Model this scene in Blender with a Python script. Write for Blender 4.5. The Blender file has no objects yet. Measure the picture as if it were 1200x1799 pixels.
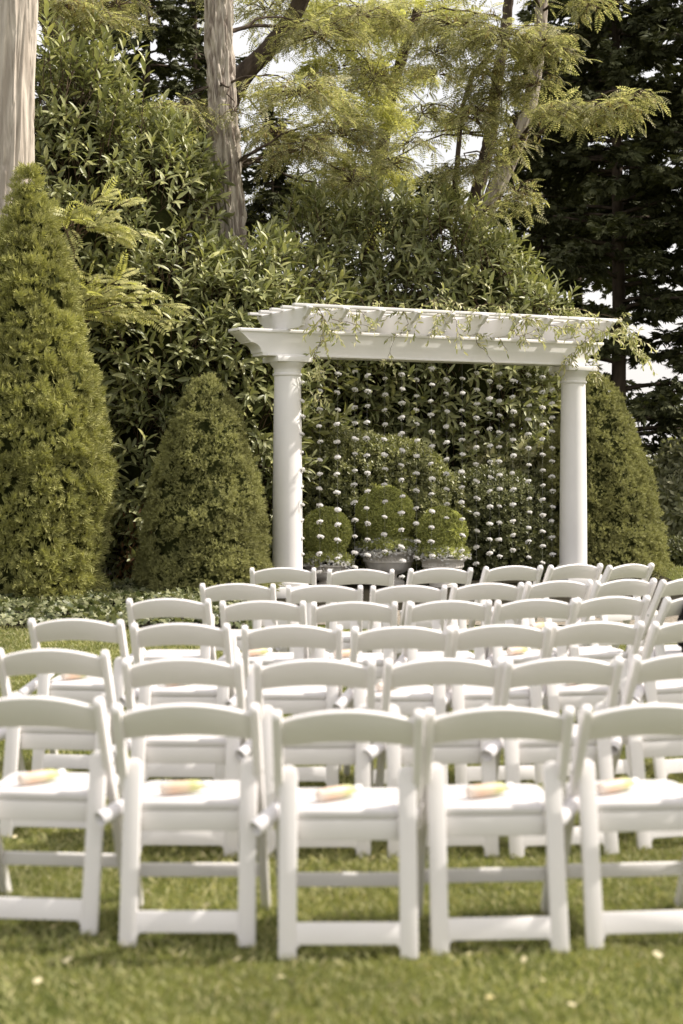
import bpy, bmesh, math, random
import numpy as np
from mathutils import Vector, Matrix

# ------------------------------------------------------------------ camera, world, sun, exposure
SC = bpy.context.scene
COL = SC.collection
F, H, HZ = 2700.0, 1.51, 805.0            # focal length in photo pixels, eye height, horizon row


def W(px, py, Y):
    """A point of the photograph at a distance Y in metres."""
    return np.array([(px - 600.0) / F * Y, Y, H - (py - HZ) / F * Y])


cam = bpy.data.cameras.new('camera')
cam.sensor_fit = 'VERTICAL'
cam.sensor_height = 36.0
cam.sensor_width = 24.0
cam.lens = F / 1799.0 * 36.0
cam.shift_y = -(899.5 - HZ) / 1799.0
cam.clip_start = 0.1
cam.clip_end = 500.0
cam.dof.use_dof = True
cam.dof.focus_distance = 17.3
cam.dof.aperture_fstop = 2.3
co = bpy.data.objects.new('camera', cam)
COL.objects.link(co)
co.location = (0, 0, H)
co.rotation_euler = (math.pi / 2, 0, 0)
SC.camera = co

SUN_DIR = Vector((0.67, 0.06, 0.74)).normalized()
world = bpy.data.worlds.new('World')
SC.world = world
world.use_nodes = True
wn = world.node_tree
wn.nodes.clear()
sky = wn.nodes.new('ShaderNodeTexSky')
sky.sky_type = 'NISHITA'
sky.sun_disc = False
sky.sun_elevation = math.asin(SUN_DIR.z)
sky.sun_rotation = math.atan2(SUN_DIR.x, SUN_DIR.y)
sky.air_density = 1.0
sky.dust_density = 4.0
sky.ozone_density = 1.0
warm = wn.nodes.new('ShaderNodeMix')
warm.data_type = 'RGBA'
warm.blend_type = 'MULTIPLY'
warm.inputs[0].default_value = 1.0
warm.inputs[7].default_value = (1.06, 0.97, 0.80, 1)
bgn = wn.nodes.new('ShaderNodeBackground')
bgn.inputs['Strength'].default_value = 0.15
wo = wn.nodes.new('ShaderNodeOutputWorld')
wn.links.new(sky.outputs[0], warm.inputs[6])
# thin bright haze over the whole sky, a little uneven
haze = wn.nodes.new('ShaderNodeMix')
haze.data_type = 'RGBA'
cl = wn.nodes.new('ShaderNodeTexNoise')
cl.inputs['Scale'].default_value = 2.2
cl.inputs['Detail'].default_value = 5.0
wtc = wn.nodes.new('ShaderNodeTexCoord')
wn.links.new(wtc.outputs['Generated'], cl.inputs['Vector'])
hm = wn.nodes.new('ShaderNodeMapRange')
hm.inputs[1].default_value = 0.35; hm.inputs[2].default_value = 0.65
hm.inputs[3].default_value = 0.62; hm.inputs[4].default_value = 0.92
wn.links.new(cl.outputs[0], hm.inputs[0])
wn.links.new(hm.outputs[0], haze.inputs[0])
wn.links.new(warm.outputs[2], haze.inputs[6])
haze.inputs[7].default_value = (5.9, 5.65, 5.60, 1)
wn.links.new(haze.outputs[2], bgn.inputs['Color'])
wn.links.new(bgn.outputs[0], wo.inputs['Surface'])

sl = bpy.data.lights.new('sun', 'SUN')
sl.energy = 4.4
sl.angle = math.radians(0.6)
sl.color = (1.0, 0.93, 0.85)
so = bpy.data.objects.new('sun', sl)
COL.objects.link(so)
so.location = (20, 0, 30)
so.rotation_euler = (-SUN_DIR).to_track_quat('-Z', 'Y').to_euler()

SC.view_settings.view_transform = 'Standard'
SC.view_settings.look = 'None'
SC.view_settings.exposure = 0.50
SC.view_settings.gamma = 1.0
SC.view_settings.use_curve_mapping = False
SC.cycles.use_denoising = True
SC.cycles.max_bounces = 8
SC.cycles.transparent_max_bounces = 8

R = np.random.default_rng(11)
random.seed(5)

# ------------------------------------------------------------------ helpers


def tag(o, label=None, cat=None, group=None, kind=None):
    if label:
        o['label'] = label
    if cat:
        o['category'] = cat
    if group:
        o['group'] = group
    if kind:
        o['kind'] = kind
    return o


def link(o, parent=None):
    COL.objects.link(o)
    if parent is not None:
        o.parent = parent
    return o


def empty(name, loc=(0, 0, 0), rz=0.0, **kw):
    o = bpy.data.objects.new(name, None)
    o.empty_display_size = 0.2
    COL.objects.link(o)
    o.location = [float(c) for c in loc]
    o.rotation_euler = (0, 0, rz)
    return tag(o, **kw)


class Acc:
    """Collects vertices and faces, then becomes one mesh object."""

    def __init__(self):
        self.v, self.f3, self.f4, self.n = [], [], [], 0

    def add(self, V, F):
        V = np.asarray(V, float).reshape(-1, 3)
        F = np.asarray(F, np.int64)
        self.v.append(V)
        if len(F):
            (self.f3 if F.shape[1] == 3 else self.f4).append(F + self.n)
        self.n += len(V)
        return self

    def mesh(self, name, mat, smooth=False):
        me = bpy.data.meshes.new(name)
        V = np.concatenate(self.v) if self.v else np.zeros((0, 3))
        f3 = np.concatenate(self.f3) if self.f3 else np.zeros((0, 3), np.int64)
        f4 = np.concatenate(self.f4) if self.f4 else np.zeros((0, 4), np.int64)
        me.vertices.add(len(V))
        me.vertices.foreach_set('co', V.astype(np.float32).ravel())
        me.loops.add(len(f3) * 3 + len(f4) * 4)
        me.loops.foreach_set('vertex_index', np.concatenate([f3.ravel(), f4.ravel()]).astype(np.int32))
        me.polygons.add(len(f3) + len(f4))
        starts = np.concatenate([np.arange(len(f3)) * 3, len(f3) * 3 + np.arange(len(f4)) * 4])
        me.polygons.foreach_set('loop_start', starts.astype(np.int32))
        if smooth:
            me.polygons.foreach_set('use_smooth', np.ones(len(f3) + len(f4), bool))
        me.update(calc_edges=True)
        me.validate()
        if mat:
            me.materials.append(mat)
        return me

    def obj(self, name, mat, parent=None, smooth=False, kind=None):
        o = bpy.data.objects.new(name, self.mesh(name, mat, smooth))
        link(o, parent)
        if kind:
            o['kind'] = kind
        return o


def _h(i, j, k):
    h = (i * 374761393 + j * 668265263 + k * 2147483647 + 1013904223).astype(np.int64) & 0xFFFFFFFF
    h = ((h ^ (h >> 13)) * 1274126177) & 0xFFFFFFFF
    h = ((h ^ (h >> 16)) * 2246822519) & 0xFFFFFFFF
    return ((h ^ (h >> 15)) & 0xFFFFFF) / float(0xFFFFFF)


def vnoise(P):
    """Value noise in 0..1 at the rows of P."""
    P = np.asarray(P, float)
    I = np.floor(P).astype(np.int64)
    f = P - I
    f = f * f * (3 - 2 * f)
    out = 0
    for dx in (0, 1):
        for dy in (0, 1):
            for dz in (0, 1):
                w = (f[:, 0] if dx else 1 - f[:, 0]) * (f[:, 1] if dy else 1 - f[:, 1]) * (f[:, 2] if dz else 1 - f[:, 2])
                out = out + w * _h(I[:, 0] + dx, I[:, 1] + dy, I[:, 2] + dz)
    return out


def fbm(P, n=3):
    P = np.asarray(P, float)
    a, s, t = 1.0, 0.0, 0.0
    for q in range(n):
        s = s + a * vnoise(P * (2 ** q) + 17.3 * q)
        t += a
        a *= 0.5
    return s / t


def unit(v):
    v = np.asarray(v, float)
    return v / np.maximum(np.linalg.norm(v, axis=-1, keepdims=True), 1e-9)


def rand_dirs(n):
    return unit(R.normal(size=(n, 3)))


def frames(d, up):
    """Rotation matrices with local Y along d and local Z as near to up as it can be."""
    d = unit(d)
    up = np.broadcast_to(np.asarray(up, float), d.shape)
    x = np.cross(d, up)
    bad = np.linalg.norm(x, axis=1) < 1e-4
    if bad.any():
        x[bad] = np.cross(d[bad], np.array([0.31, 0.7, 0.2]))
    x = unit(x)
    z = np.cross(x, d)
    return np.stack([x, d, z], axis=2)


def scatter(acc, tv, tf, P, Rm, s):
    """Copies of a template (tv, tf) at P, turned by Rm, scaled by s (n,) or (n,3)."""
    n = len(P)
    if n == 0:
        return
    s = np.asarray(s, float)
    if s.ndim == 1:
        s = s[:, None]
    L = tv[None, :, :] * s[:, None, :]
    V = np.einsum('nij,nkj->nki', Rm, L) + P[:, None, :]
    F = tf[None, :, :] + (np.arange(n) * len(tv))[:, None, None]
    acc.add(V.reshape(-1, 3), F.reshape(-1, tf.shape[1]))


def tube(acc, pts, radii, n=6, cap=True):
    pts = np.asarray(pts, float)
    m = len(pts)
    radii = np.broadcast_to(np.asarray(radii, float), (m,))
    t = unit(np.gradient(pts, axis=0))
    ref = np.array([0.0, 1.0, 0.0]) if abs(t[0][1]) < 0.9 else np.array([1.0, 0, 0])
    x = unit(np.cross(t, ref))
    y = np.cross(t, x)
    a = np.arange(n) / n * 2 * math.pi
    V = pts[:, None, :] + radii[:, None, None] * (np.cos(a)[None, :, None] * x[:, None, :] + np.sin(a)[None, :, None] * y[:, None, :])
    i = np.arange(m - 1)[:, None] * n
    j = np.arange(n)[None, :]
    k = (j + 1) % n
    Fq = np.stack([i + j, i + k, i + n + k, i + n + j], axis=2).reshape(-1, 4)
    acc.add(V.reshape(-1, 3), Fq)
    if cap:
        c = np.concatenate([V[-1], pts[-1:]])
        acc.add(c, np.array([[q, (q + 1) % n, n] for q in range(n)]))
        c = np.concatenate([V[0], pts[:1]])
        acc.add(c, np.array([[(q + 1) % n, q, n] for q in range(n)]))


def lathe(acc, prof, n=32, centre=(0, 0, 0), ripple=None):
    """Turned solid of (radius, z) pairs, closed at the axis ends."""
    prof = np.asarray(prof, float)
    a = np.arange(n) / n * 2 * math.pi
    m = len(prof)
    rr = prof[:, 0][:, None] * np.ones((1, n))
    if ripple is not None:
        rr = ripple(rr, a[None, :], prof[:, 1][:, None])
    V = np.stack([rr * np.cos(a)[None], rr * np.sin(a)[None], prof[:, 1][:, None] * np.ones((1, n))], axis=2) + np.asarray(centre)
    i = np.arange(m - 1)[:, None] * n
    j = np.arange(n)[None, :]
    k = (j + 1) % n
    acc.add(V.reshape(-1, 3), np.stack([i + j, i + k, i + n + k, i + n + j], axis=2).reshape(-1, 4))


def slab(outline, thick, frame, name, mat, parent=None, bevel=0.004, segs=2, smooth=True):
    """An outline (2D points) in the plane (ax, ay), thickened along az; frame = (origin, ax, ay, az)."""
    o, ax, ay, az = [Vector(q) for q in frame]
    bm = bmesh.new()
    lo = [bm.verts.new(o + ax * p[0] + ay * p[1] - az * thick / 2) for p in outline]
    hi = [bm.verts.new(o + ax * p[0] + ay * p[1] + az * thick / 2) for p in outline]
    bm.faces.new(lo[::-1])
    bm.faces.new(hi)
    n = len(lo)
    for q in range(n):
        bm.faces.new((lo[q], lo[(q + 1) % n], hi[(q + 1) % n], hi[q]))
    bmesh.ops.recalc_face_normals(bm, faces=bm.faces)
    if bevel:
        ed = [e for e in bm.edges if len(e.link_faces) == 2 and e.calc_face_angle(0) > 0.6]
        bmesh.ops.bevel(bm, geom=ed, offset=bevel, segments=segs, affect='EDGES', profile=0.5, clamp_overlap=True)
    me = bpy.data.meshes.new(name)
    bm.to_mesh(me)
    bm.free()
    if smooth:
        for p in me.polygons:
            p.use_smooth = True
        try:
            me.set_sharp_from_angle(angle=math.radians(40))
        except Exception:
            pass
    me.materials.append(mat)
    ob = bpy.data.objects.new(name, me)
    return link(ob, parent)


XYZ = ((0, 0, 0), (1, 0, 0), (0, 1, 0), (0, 0, 1))


def box(name, mat, c, s, parent=None, bevel=0.004):
    hx, hy = s[0] / 2, s[1] / 2
    return slab([(-hx, -hy), (hx, -hy), (hx, hy), (-hx, hy)], s[2], (c, (1, 0, 0), (0, 1, 0), (0, 0, 1)), name, mat, parent, bevel)


def copy_thing(src, loc, rz, **kw):
    r = src.copy()
    COL.objects.link(r)
    r.location = loc
    r.rotation_euler = (0, 0, rz)
    for k, v in kw.items():
        r[k] = v
    for ch in src.children:
        c = ch.copy()
        COL.objects.link(c)
        c.parent = r
        for g in ch.children:
            d = g.copy()
            COL.objects.link(d)
            d.parent = c
    return r


# ------------------------------------------------------------------ materials


def new_mat(name):
    m = bpy.data.materials.new(name)
    m.use_nodes = True
    nt = m.node_tree
    nt.nodes.clear()
    out = nt.nodes.new('ShaderNodeOutputMaterial')
    return m, nt, out


def N(nt, t, **inp):
    n = nt.nodes.new(t)
    for k, v in inp.items():
        n.inputs[k.replace('_', ' ')].default_value = v
    return n


def ramp(nt, fac, stops):
    r = nt.nodes.new('ShaderNodeValToRGB')
    e = r.color_ramp.elements
    while len(e) < len(stops):
        e.new(0.5)
    for q, (p, c) in enumerate(stops):
        e[q].position = p
        e[q].color = (c[0], c[1], c[2], 1)
    nt.links.new(fac, r.inputs[0])
    return r.outputs[0]


def leaf_mat(name, cols, rough=0.5, trans=0.3, spec=0.35, noise=2.0, tcol=None):
    """Leaves: each its own tint, some light passing through."""
    if name not in ('white_petal', 'fallen_leaf', 'dry_leaf', 'seed_pod'):
        def warmth(c):
            g = 0.35 * c[0] + 0.5 * c[1] + 0.15 * c[2]
            return tuple(GAIN * (0.86 * v + 0.14 * g) * k for v, k in zip(c, (1.06, 1.0, 1.5) if name == 'grass_blade' else (1.06, 1.0, 1.05)))
        cols = [warmth(c) for c in cols]
    m, nt, out = new_mat(name)
    geo = nt.nodes.new('ShaderNodeNewGeometry')
    oi = nt.nodes.new('ShaderNodeObjectInfo')
    ad = nt.nodes.new('ShaderNodeMath'); ad.operation = 'ADD'
    nt.links.new(geo.outputs['Random Per Island'], ad.inputs[0])
    nt.links.new(oi.outputs['Random'], ad.inputs[1])
    fr = nt.nodes.new('ShaderNodeMath'); fr.operation = 'FRACT'
    nt.links.new(ad.outputs[0], fr.inputs[0])
    k = len(cols)
    c = ramp(nt, fr.outputs[0], [(q / max(1, k - 1), cols[q]) for q in range(k)])
    tx = N(nt, 'ShaderNodeTexNoise', Scale=noise, Detail=3.0)
    tc = nt.nodes.new('ShaderNodeTexCoord')
    nt.links.new(tc.outputs['Object'], tx.inputs['Vector'])
    hs = nt.nodes.new('ShaderNodeHueSaturation')
    mr = nt.nodes.new('ShaderNodeMapRange')
    mr.inputs[1].default_value = 0.3; mr.inputs[2].default_value = 0.7
    mr.inputs[3].default_value = 0.75; mr.inputs[4].default_value = 1.25
    nt.links.new(tx.outputs[0], mr.inputs[0])
    nt.links.new(mr.outputs[0], hs.inputs['Value'])
    nt.links.new(c, hs.inputs['Color'])
    p = N(nt, 'ShaderNodeBsdfPrincipled', Roughness=rough)
    p.inputs['Specular IOR Level'].default_value = spec
    nt.links.new(hs.outputs[0], p.inputs['Base Color'])
    tr = nt.nodes.new('ShaderNodeBsdfTranslucent')
    br = nt.nodes.new('ShaderNodeMix'); br.data_type = 'RGBA'; br.blend_type = 'MULTIPLY'
    br.inputs[0].default_value = 1.0
    br.inputs[7].default_value = (*(tcol or (1.28, 1.33, 0.72)), 1)
    nt.links.new(hs.outputs[0], br.inputs[6])
    nt.links.new(br.outputs[2], tr.inputs[0])
    mx = nt.nodes.new('ShaderNodeMixShader')
    mx.inputs[0].default_value = trans
    nt.links.new(p.outputs[0], mx.inputs[1])
    nt.links.new(tr.outputs[0], mx.inputs[2])
    nt.links.new(mx.outputs[0], out.inputs['Surface'])
    return m


def solid_mat(name, c1, c2=None, scale=6.0, rough=0.6, bump=0.0, bscale=60.0, spec=0.4, stretch=None, detail=6.0, contrast=(0.35, 0.65)):
    m, nt, out = new_mat(name)
    tc = nt.nodes.new('ShaderNodeTexCoord')
    mp = nt.nodes.new('ShaderNodeMapping')
    if stretch:
        mp.inputs['Scale'].default_value = stretch
    nt.links.new(tc.outputs['Object'], mp.inputs['Vector'])
    tx = N(nt, 'ShaderNodeTexNoise', Scale=scale, Detail=detail)
    nt.links.new(mp.outputs[0], tx.inputs['Vector'])
    c = ramp(nt, tx.outputs[0], [(contrast[0], c1), (contrast[1], c2 or c1)])
    p = N(nt, 'ShaderNodeBsdfPrincipled', Roughness=rough)
    p.inputs['Specular IOR Level'].default_value = spec
    nt.links.new(c, p.inputs['Base Color'])
    if bump:
        b2 = N(nt, 'ShaderNodeTexNoise', Scale=bscale, Detail=4.0)
        nt.links.new(mp.outputs[0], b2.inputs['Vector'])
        bp = N(nt, 'ShaderNodeBump', Strength=bump, Distance=0.01)
        nt.links.new(b2.outputs[0], bp.inputs['Height'])
        nt.links.new(bp.outputs[0], p.inputs['Normal'])
    nt.links.new(p.outputs[0], out.inputs['Surface'])
    return m


GAIN = 2.2
M = {}
M['resin'] = solid_mat('white_resin', (0.79, 0.765, 0.755), (0.82, 0.795, 0.785), 4.0, 0.42, 0.06, 180.0)
M['pad'] = solid_mat('white_vinyl', (0.64, 0.62, 0.615), (0.67, 0.65, 0.645), 9.0, 0.45, 0.10, 90.0)
M['paint'] = solid_mat('white_paint', (0.80, 0.785, 0.77), (0.84, 0.825, 0.81), 2.2, 0.42, 0.05, 40.0)
M['stone'] = solid_mat('pale_stone', (0.64, 0.60, 0.54), (0.78, 0.75, 0.70), 9.0, 0.85, 0.15, 55.0, 0.2)
M['soil'] = solid_mat('bark_mulch', (0.012, 0.011, 0.007), (0.036, 0.030, 0.018), 22.0, 0.95, 0.9, 70.0, 0.1)
M['gravel'] = solid_mat('gravel', (0.16, 0.135, 0.10), (0.36, 0.32, 0.26), 60.0, 0.9, 1.0, 110.0, 0.2)
M['lawn'] = solid_mat('lawn', (0.050, 0.062, 0.012), (0.105, 0.115, 0.026), 3.0, 0.9, 0.6, 90.0, 0.1)
M['bark_pale'] = solid_mat('pale_bark', (0.38, 0.33, 0.28), (0.57, 0.51, 0.44), 11.0, 0.9, 0.9, 40.0, 0.1, (1, 1, 0.16), contrast=(.40, .60))
M['bark_grey'] = solid_mat('grey_bark', (0.23, 0.19, 0.16), (0.50, 0.45, 0.385), 16.0, 0.92, 0.9, 45.0, 0.1, (1, 1, 0.20), contrast=(.40, .58))
M['bark_dark'] = solid_mat('dark_bark', (0.045, 0.034, 0.026), (0.11, 0.085, 0.065), 8.0, 0.95, 0.8, 40.0, 0.1, (1, 1, 0.3))
M['twig'] = solid_mat('twig', (0.07, 0.045, 0.03), (0.13, 0.085, 0.05), 12.0, 0.9)
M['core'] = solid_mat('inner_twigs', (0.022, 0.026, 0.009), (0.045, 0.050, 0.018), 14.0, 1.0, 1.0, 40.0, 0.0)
M['laurel'] = leaf_mat('laurel_leaf', [(0.068, 0.083, 0.028), (0.098, 0.115, 0.040), (0.13, 0.146, 0.054), (0.135, 0.150, 0.055), (0.20, 0.21, 0.065)], 0.40, 0.20, 0.42)
M['locust'] = leaf_mat('locust_leaf', [(0.095, 0.105, 0.048), (0.135, 0.143, 0.066), (0.185, 0.188, 0.092), (0.26, 0.25, 0.14)], 0.55, 0.45, 0.25)
M['locust_young'] = leaf_mat('young_locust_leaf', [(0.15, 0.165, 0.05), (0.21, 0.22, 0.07), (0.27, 0.27, 0.09)], 0.5, 0.40, 0.3)
M['pod'] = leaf_mat('seed_pod', [(0.32, 0.24, 0.10), (0.42, 0.34, 0.15)], 0.6, 0.25, 0.2)
M['thuja'] = leaf_mat('thuja_spray', [(0.11, 0.122, 0.032), (0.16, 0.17, 0.046), (0.21, 0.215, 0.06)], 0.6, 0.20, 0.2)
M['spruce'] = leaf_mat('spruce_needle', [(0.095, 0.105, 0.032), (0.13, 0.138, 0.042), (0.16, 0.166, 0.052)], 0.6, 0.18, 0.2)
M['box'] = leaf_mat('box_leaf', [(0.13, 0.155, 0.034), (0.19, 0.215, 0.046), (0.26, 0.28, 0.065)], 0.45, 0.25, 0.35)
M['hedge'] = leaf_mat('hedge_leaf', [(0.055, 0.065, 0.022), (0.085, 0.096, 0.032), (0.12, 0.132, 0.044), (0.17, 0.178, 0.066)], 0.42, 0.22, 0.4)
M['hedge_dark'] = leaf_mat('dark_hedge_leaf', [(0.045, 0.055, 0.020), (0.07, 0.08, 0.028), (0.11, 0.12, 0.042)], 0.40, 0.15, 0.45)
M['conifer'] = leaf_mat('conifer_spray', [(0.020, 0.025, 0.009), (0.032, 0.038, 0.014), (0.046, 0.052, 0.019)], 0.7, 0.08, 0.15)
M['ivy'] = leaf_mat('ivy_leaf', [(0.03, 0.042, 0.014), (0.055, 0.068, 0.023), (0.09, 0.10, 0.04), (0.15, 0.165, 0.08)], 0.4, 0.2, 0.4)
M['variegated'] = leaf_mat('variegated_leaf', [(0.09, 0.105, 0.04), (0.15, 0.16, 0.07), (0.24, 0.235, 0.13)], 0.45, 0.25, 0.35)
M['greyleaf'] = leaf_mat('greyish_leaf', [(0.10, 0.115, 0.06), (0.16, 0.175, 0.09), (0.24, 0.25, 0.14)], 0.5, 0.22, 0.35)
M['farleaf'] = leaf_mat('far_leaf', [(0.09, 0.10, 0.035), (0.14, 0.15, 0.05)], 0.7, 0.2, 0.1)
M['vine'] = leaf_mat('vine_leaf', [(0.10, 0.118, 0.04), (0.15, 0.168, 0.06), (0.21, 0.22, 0.095), (0.32, 0.315, 0.18)], 0.45, 0.35, 0.35)
M['alyssum'] = leaf_mat('alyssum_leaf', [(0.13, 0.15, 0.04), (0.20, 0.22, 0.06)], 0.5, 0.3, 0.2)
M['petal'] = leaf_mat('white_petal', [(0.86, 0.85, 0.83), (0.90, 0.89, 0.88)], 0.6, 0.50, 0.2, tcol=(1, 1, 0.98))
M['grass'] = leaf_mat('grass_blade', [(0.10, 0.115, 0.020), (0.13, 0.145, 0.027), (0.16, 0.168, 0.036), (0.21, 0.20, 0.06)], 0.5, 0.30, 0.25, noise=1.3)
M['fallen'] = leaf_mat('fallen_leaf', [(0.50, 0.42, 0.20), (0.62, 0.57, 0.40)], 0.7, 0.15, 0.2)
M['dryleaf'] = leaf_mat('dry_leaf', [(0.10, 0.055, 0.025), (0.17, 0.095, 0.04)], 0.7, 0.2, 0.2)
M['paper'] = solid_mat('white_paper', (0.74, 0.72, 0.74), (0.79, 0.77, 0.78), 12.0, 0.6, 0.1, 50.0, 0.2)
M['cap'] = solid_mat('white_cap', (0.78, 0.77, 0.75), None, 5.0, 0.4)
M['black'] = solid_mat('black_wool', (0.012, 0.011, 0.012), (0.03, 0.028, 0.03), 30.0, 0.9, 0.4, 200.0, 0.2)
M['thread'] = solid_mat('clear_thread', (0.45, 0.45, 0.42), None, 5.0, 0.4)
M['calyx'] = solid_mat('green_calyx', (0.05, 0.07, 0.02), None, 5.0, 0.6)


def bottle_mat():
    m, nt, out = new_mat('peach_green_print')
    tc = nt.nodes.new('ShaderNodeTexCoord')
    sp = nt.nodes.new('ShaderNodeSeparateXYZ')
    nt.links.new(tc.outputs['Object'], sp.inputs[0])
    mr = nt.nodes.new('ShaderNodeMapRange')
    mr.inputs[1].default_value = 0.0; mr.inputs[2].default_value = 0.17
    nt.links.new(sp.outputs[2], mr.inputs[0])
    c = ramp(nt, mr.outputs[0], [(0.0, (0.70, 0.62, 0.55)), (0.25, (0.64, 0.45, 0.33)), (0.48, (0.63, 0.50, 0.35)), (0.62, (0.50, 0.50, 0.22)), (0.85, (0.56, 0.56, 0.30))])
    p = N(nt, 'ShaderNodeBsdfPrincipled', Roughness=0.4)
    nt.links.new(c, p.inputs['Base Color'])
    nt.links.new(p.outputs[0], out.inputs['Surface'])
    return m


M['bottle'] = bottle_mat()

# ------------------------------------------------------------------ leaf templates (local Y along the leaf, Z its upper face)


def leaf_lance(w=0.28, fold=0.06, droop=0.18):
    ys = [0.0, 0.22, 0.5, 0.78, 1.0]
    ws = [0.02, 0.75, 1.0, 0.72, 0.0]
    V, Fc = [], []
    for y, q in zip(ys, ws):
        z = -droop * y * y
        V += [(-w / 2 * q, y, z + fold * q), (0, y, z), (w / 2 * q, y, z + fold * q)]
    for k in range(4):
        a = k * 3
        Fc += [(a, a + 1, a + 4, a + 3), (a + 1, a + 2, a + 5, a + 4)]
    return np.array(V), np.array(Fc)


def leaf_small(w=0.5, fold=0.08):
    V = [(0, 0, 0), (w / 2, 0.45, fold), (0, 1, -0.05), (-w / 2, 0.45, fold)]
    return np.array(V, float), np.array([[0, 1, 2, 3]])


def leaf_compound(pairs=8, lf=0.19, wf=0.085, droop=0.25):
    """A pinnate leaf of length 1: a thin stalk and pairs of leaflets."""
    V, Fc = [], []

    def quad(p):
        a = len(V)
        V.extend(p)
        Fc.append((a, a + 1, a + 2, a + 3))
    quad([(-.006, 0, 0), (.006, 0, 0), (.004, 1, -droop), (-.004, 1, -droop)])
    for k in range(pairs):
        y = 0.16 + 0.8 * k / (pairs - 1)
        z = -droop * y * y
        s = lf * (0.8 + 0.4 * math.sin(math.pi * (k + 0.6) / pairs))
        for sg in (-1, 1):
            dx, dy, dz = sg * 0.93 * s, 0.32 * s, -0.22 * s
            nx, ny = -dy / s * sg, dx / s * sg
            b = np.array([0, y, z]); t = np.array([dx, y + dy, z + dz]); mid = (b + t) / 2 + np.array([0, 0, 0.02])
            o = np.array([nx, ny, 0]) * wf / 2
            quad([tuple(b), tuple(mid + o), tuple(t), tuple(mid - o)])
    quad([(0, 1, -droop), (wf / 2, 1 + lf * .45, -droop * 1.1), (0, 1 + lf, -droop * 1.3), (-wf / 2, 1 + lf * .45, -droop * 1.1)])
    return np.array(V, float), np.array(Fc)


def fan_spray(n=9, spread=1.0, w=0.10):
    """A flat fan of narrow blades, as on arborvitae and cypress."""
    V, Fc = [], []
    for k in range(n):
        t = -1 + 2 * k / (n - 1)
        a = t * spread
        L = 1 - 0.45 * abs(t)
        b = np.array([0, 0.05 + 0.28 * (1 - abs(t)), 0])
        d = np.array([math.sin(a), math.cos(a), -0.12 * abs(t)])
        p = np.array([math.cos(a), -math.sin(a), 0])
        q = len(V)
        z = 0.04 * (-1) ** k
        V += [tuple(b), tuple(b + d * L * .55 + p * w / 2 + (0, 0, z)), tuple(b + d * L + (0, 0, -.06)), tuple(b + d * L * .55 - p * w / 2 - (0, 0, z))]
        Fc.append((q, q + 1, q + 2, q + 3))
    return np.array(V, float), np.array(Fc)


def needle_shoot(n=12, w=0.11):
    V, Fc = [], []
    for k in range(n):
        t = (k + 0.5) / n
        a = k * 2.4
        b = np.array([0, t * 0.7, 0])
        d = unit(np.array([math.cos(a) * 0.8, 0.55 + 0.5 * t, math.sin(a) * 0.8]))
        p = unit(np.cross(d, np.array([0.2, 1, 0.4])))
        L = 0.55
        q = len(V)
        V += [tuple(b - p * w / 2), tuple(b + p * w / 2), tuple(b + d * L)]
        Fc.append((q, q + 1, q + 2))
    return np.array(V, float), np.array(Fc)


def ivy_leaf():
    o = [(0, 0), (.28, -.12), (.50, .12), (.30, .35), (.46, .62), (.18, .62), (0, 1.0), (-.18, .62), (-.46, .62), (-.30, .35), (-.50, .12), (-.28, -.12)]
    V = [(0, 0.4, 0.06)] + [(x, y, -0.10 * (x * x + (y - .4) ** 2)) for x, y in o]
    n = len(o)
    return np.array(V, float), np.array([[0, 1 + k, 1 + (k + 1) % n] for k in range(n)])


LANCE = leaf_lance()
LANCE_B = leaf_lance(0.25, 0.04, 0.34)
LANCE_C = leaf_lance(0.30, 0.08, 0.06)
SMALL = leaf_small()
COMP = leaf_compound(7, .23, .11, .32)
FAN = fan_spray()
FAN2 = fan_spray(7, .75, .22)
NEED = needle_shoot()
IVY = ivy_leaf()

UP = np.array([0.0, 0.0, 1.0])

# ------------------------------------------------------------------ the ground


def sheet(name, pts, z, mat):
    bm = bmesh.new()
    vs = [bm.verts.new((x, y, z)) for x, y in pts]
    bm.faces.new(vs)
    bmesh.ops.recalc_face_normals(bm, faces=bm.faces)
    me = bpy.data.meshes.new(name)
    bm.to_mesh(me)
    bm.free()
    if me.polygons[0].normal.z < 0:
        me.flip_normals()
    me.materials.append(mat)
    return tag(link(bpy.data.objects.new(name, me)), kind='structure')


sheet('lawn', [(-200, -60), (200, -60), (200, 300), (-200, 300)], 0.0, M['lawn'])
bx = np.linspace(-14, -0.9, 24)
edge = [(x, 13.55 + 0.12 * math.sin(x * 1.7) + 0.06 * math.sin(x * 5.1)) for x in bx]
sheet('planting_bed', edge + [(-0.85, 15.0), (3.8, 15.0), (4.1, 19.2), (4.15, 21.0), (4.2, 33), (-14, 33)], 0.004, M['soil'])
sheet('gravel_path', [(-0.9, 13.9), (7.5, 13.7), (8.0, 15.1), (-0.85, 15.2)], 0.008, M['gravel'])


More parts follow.
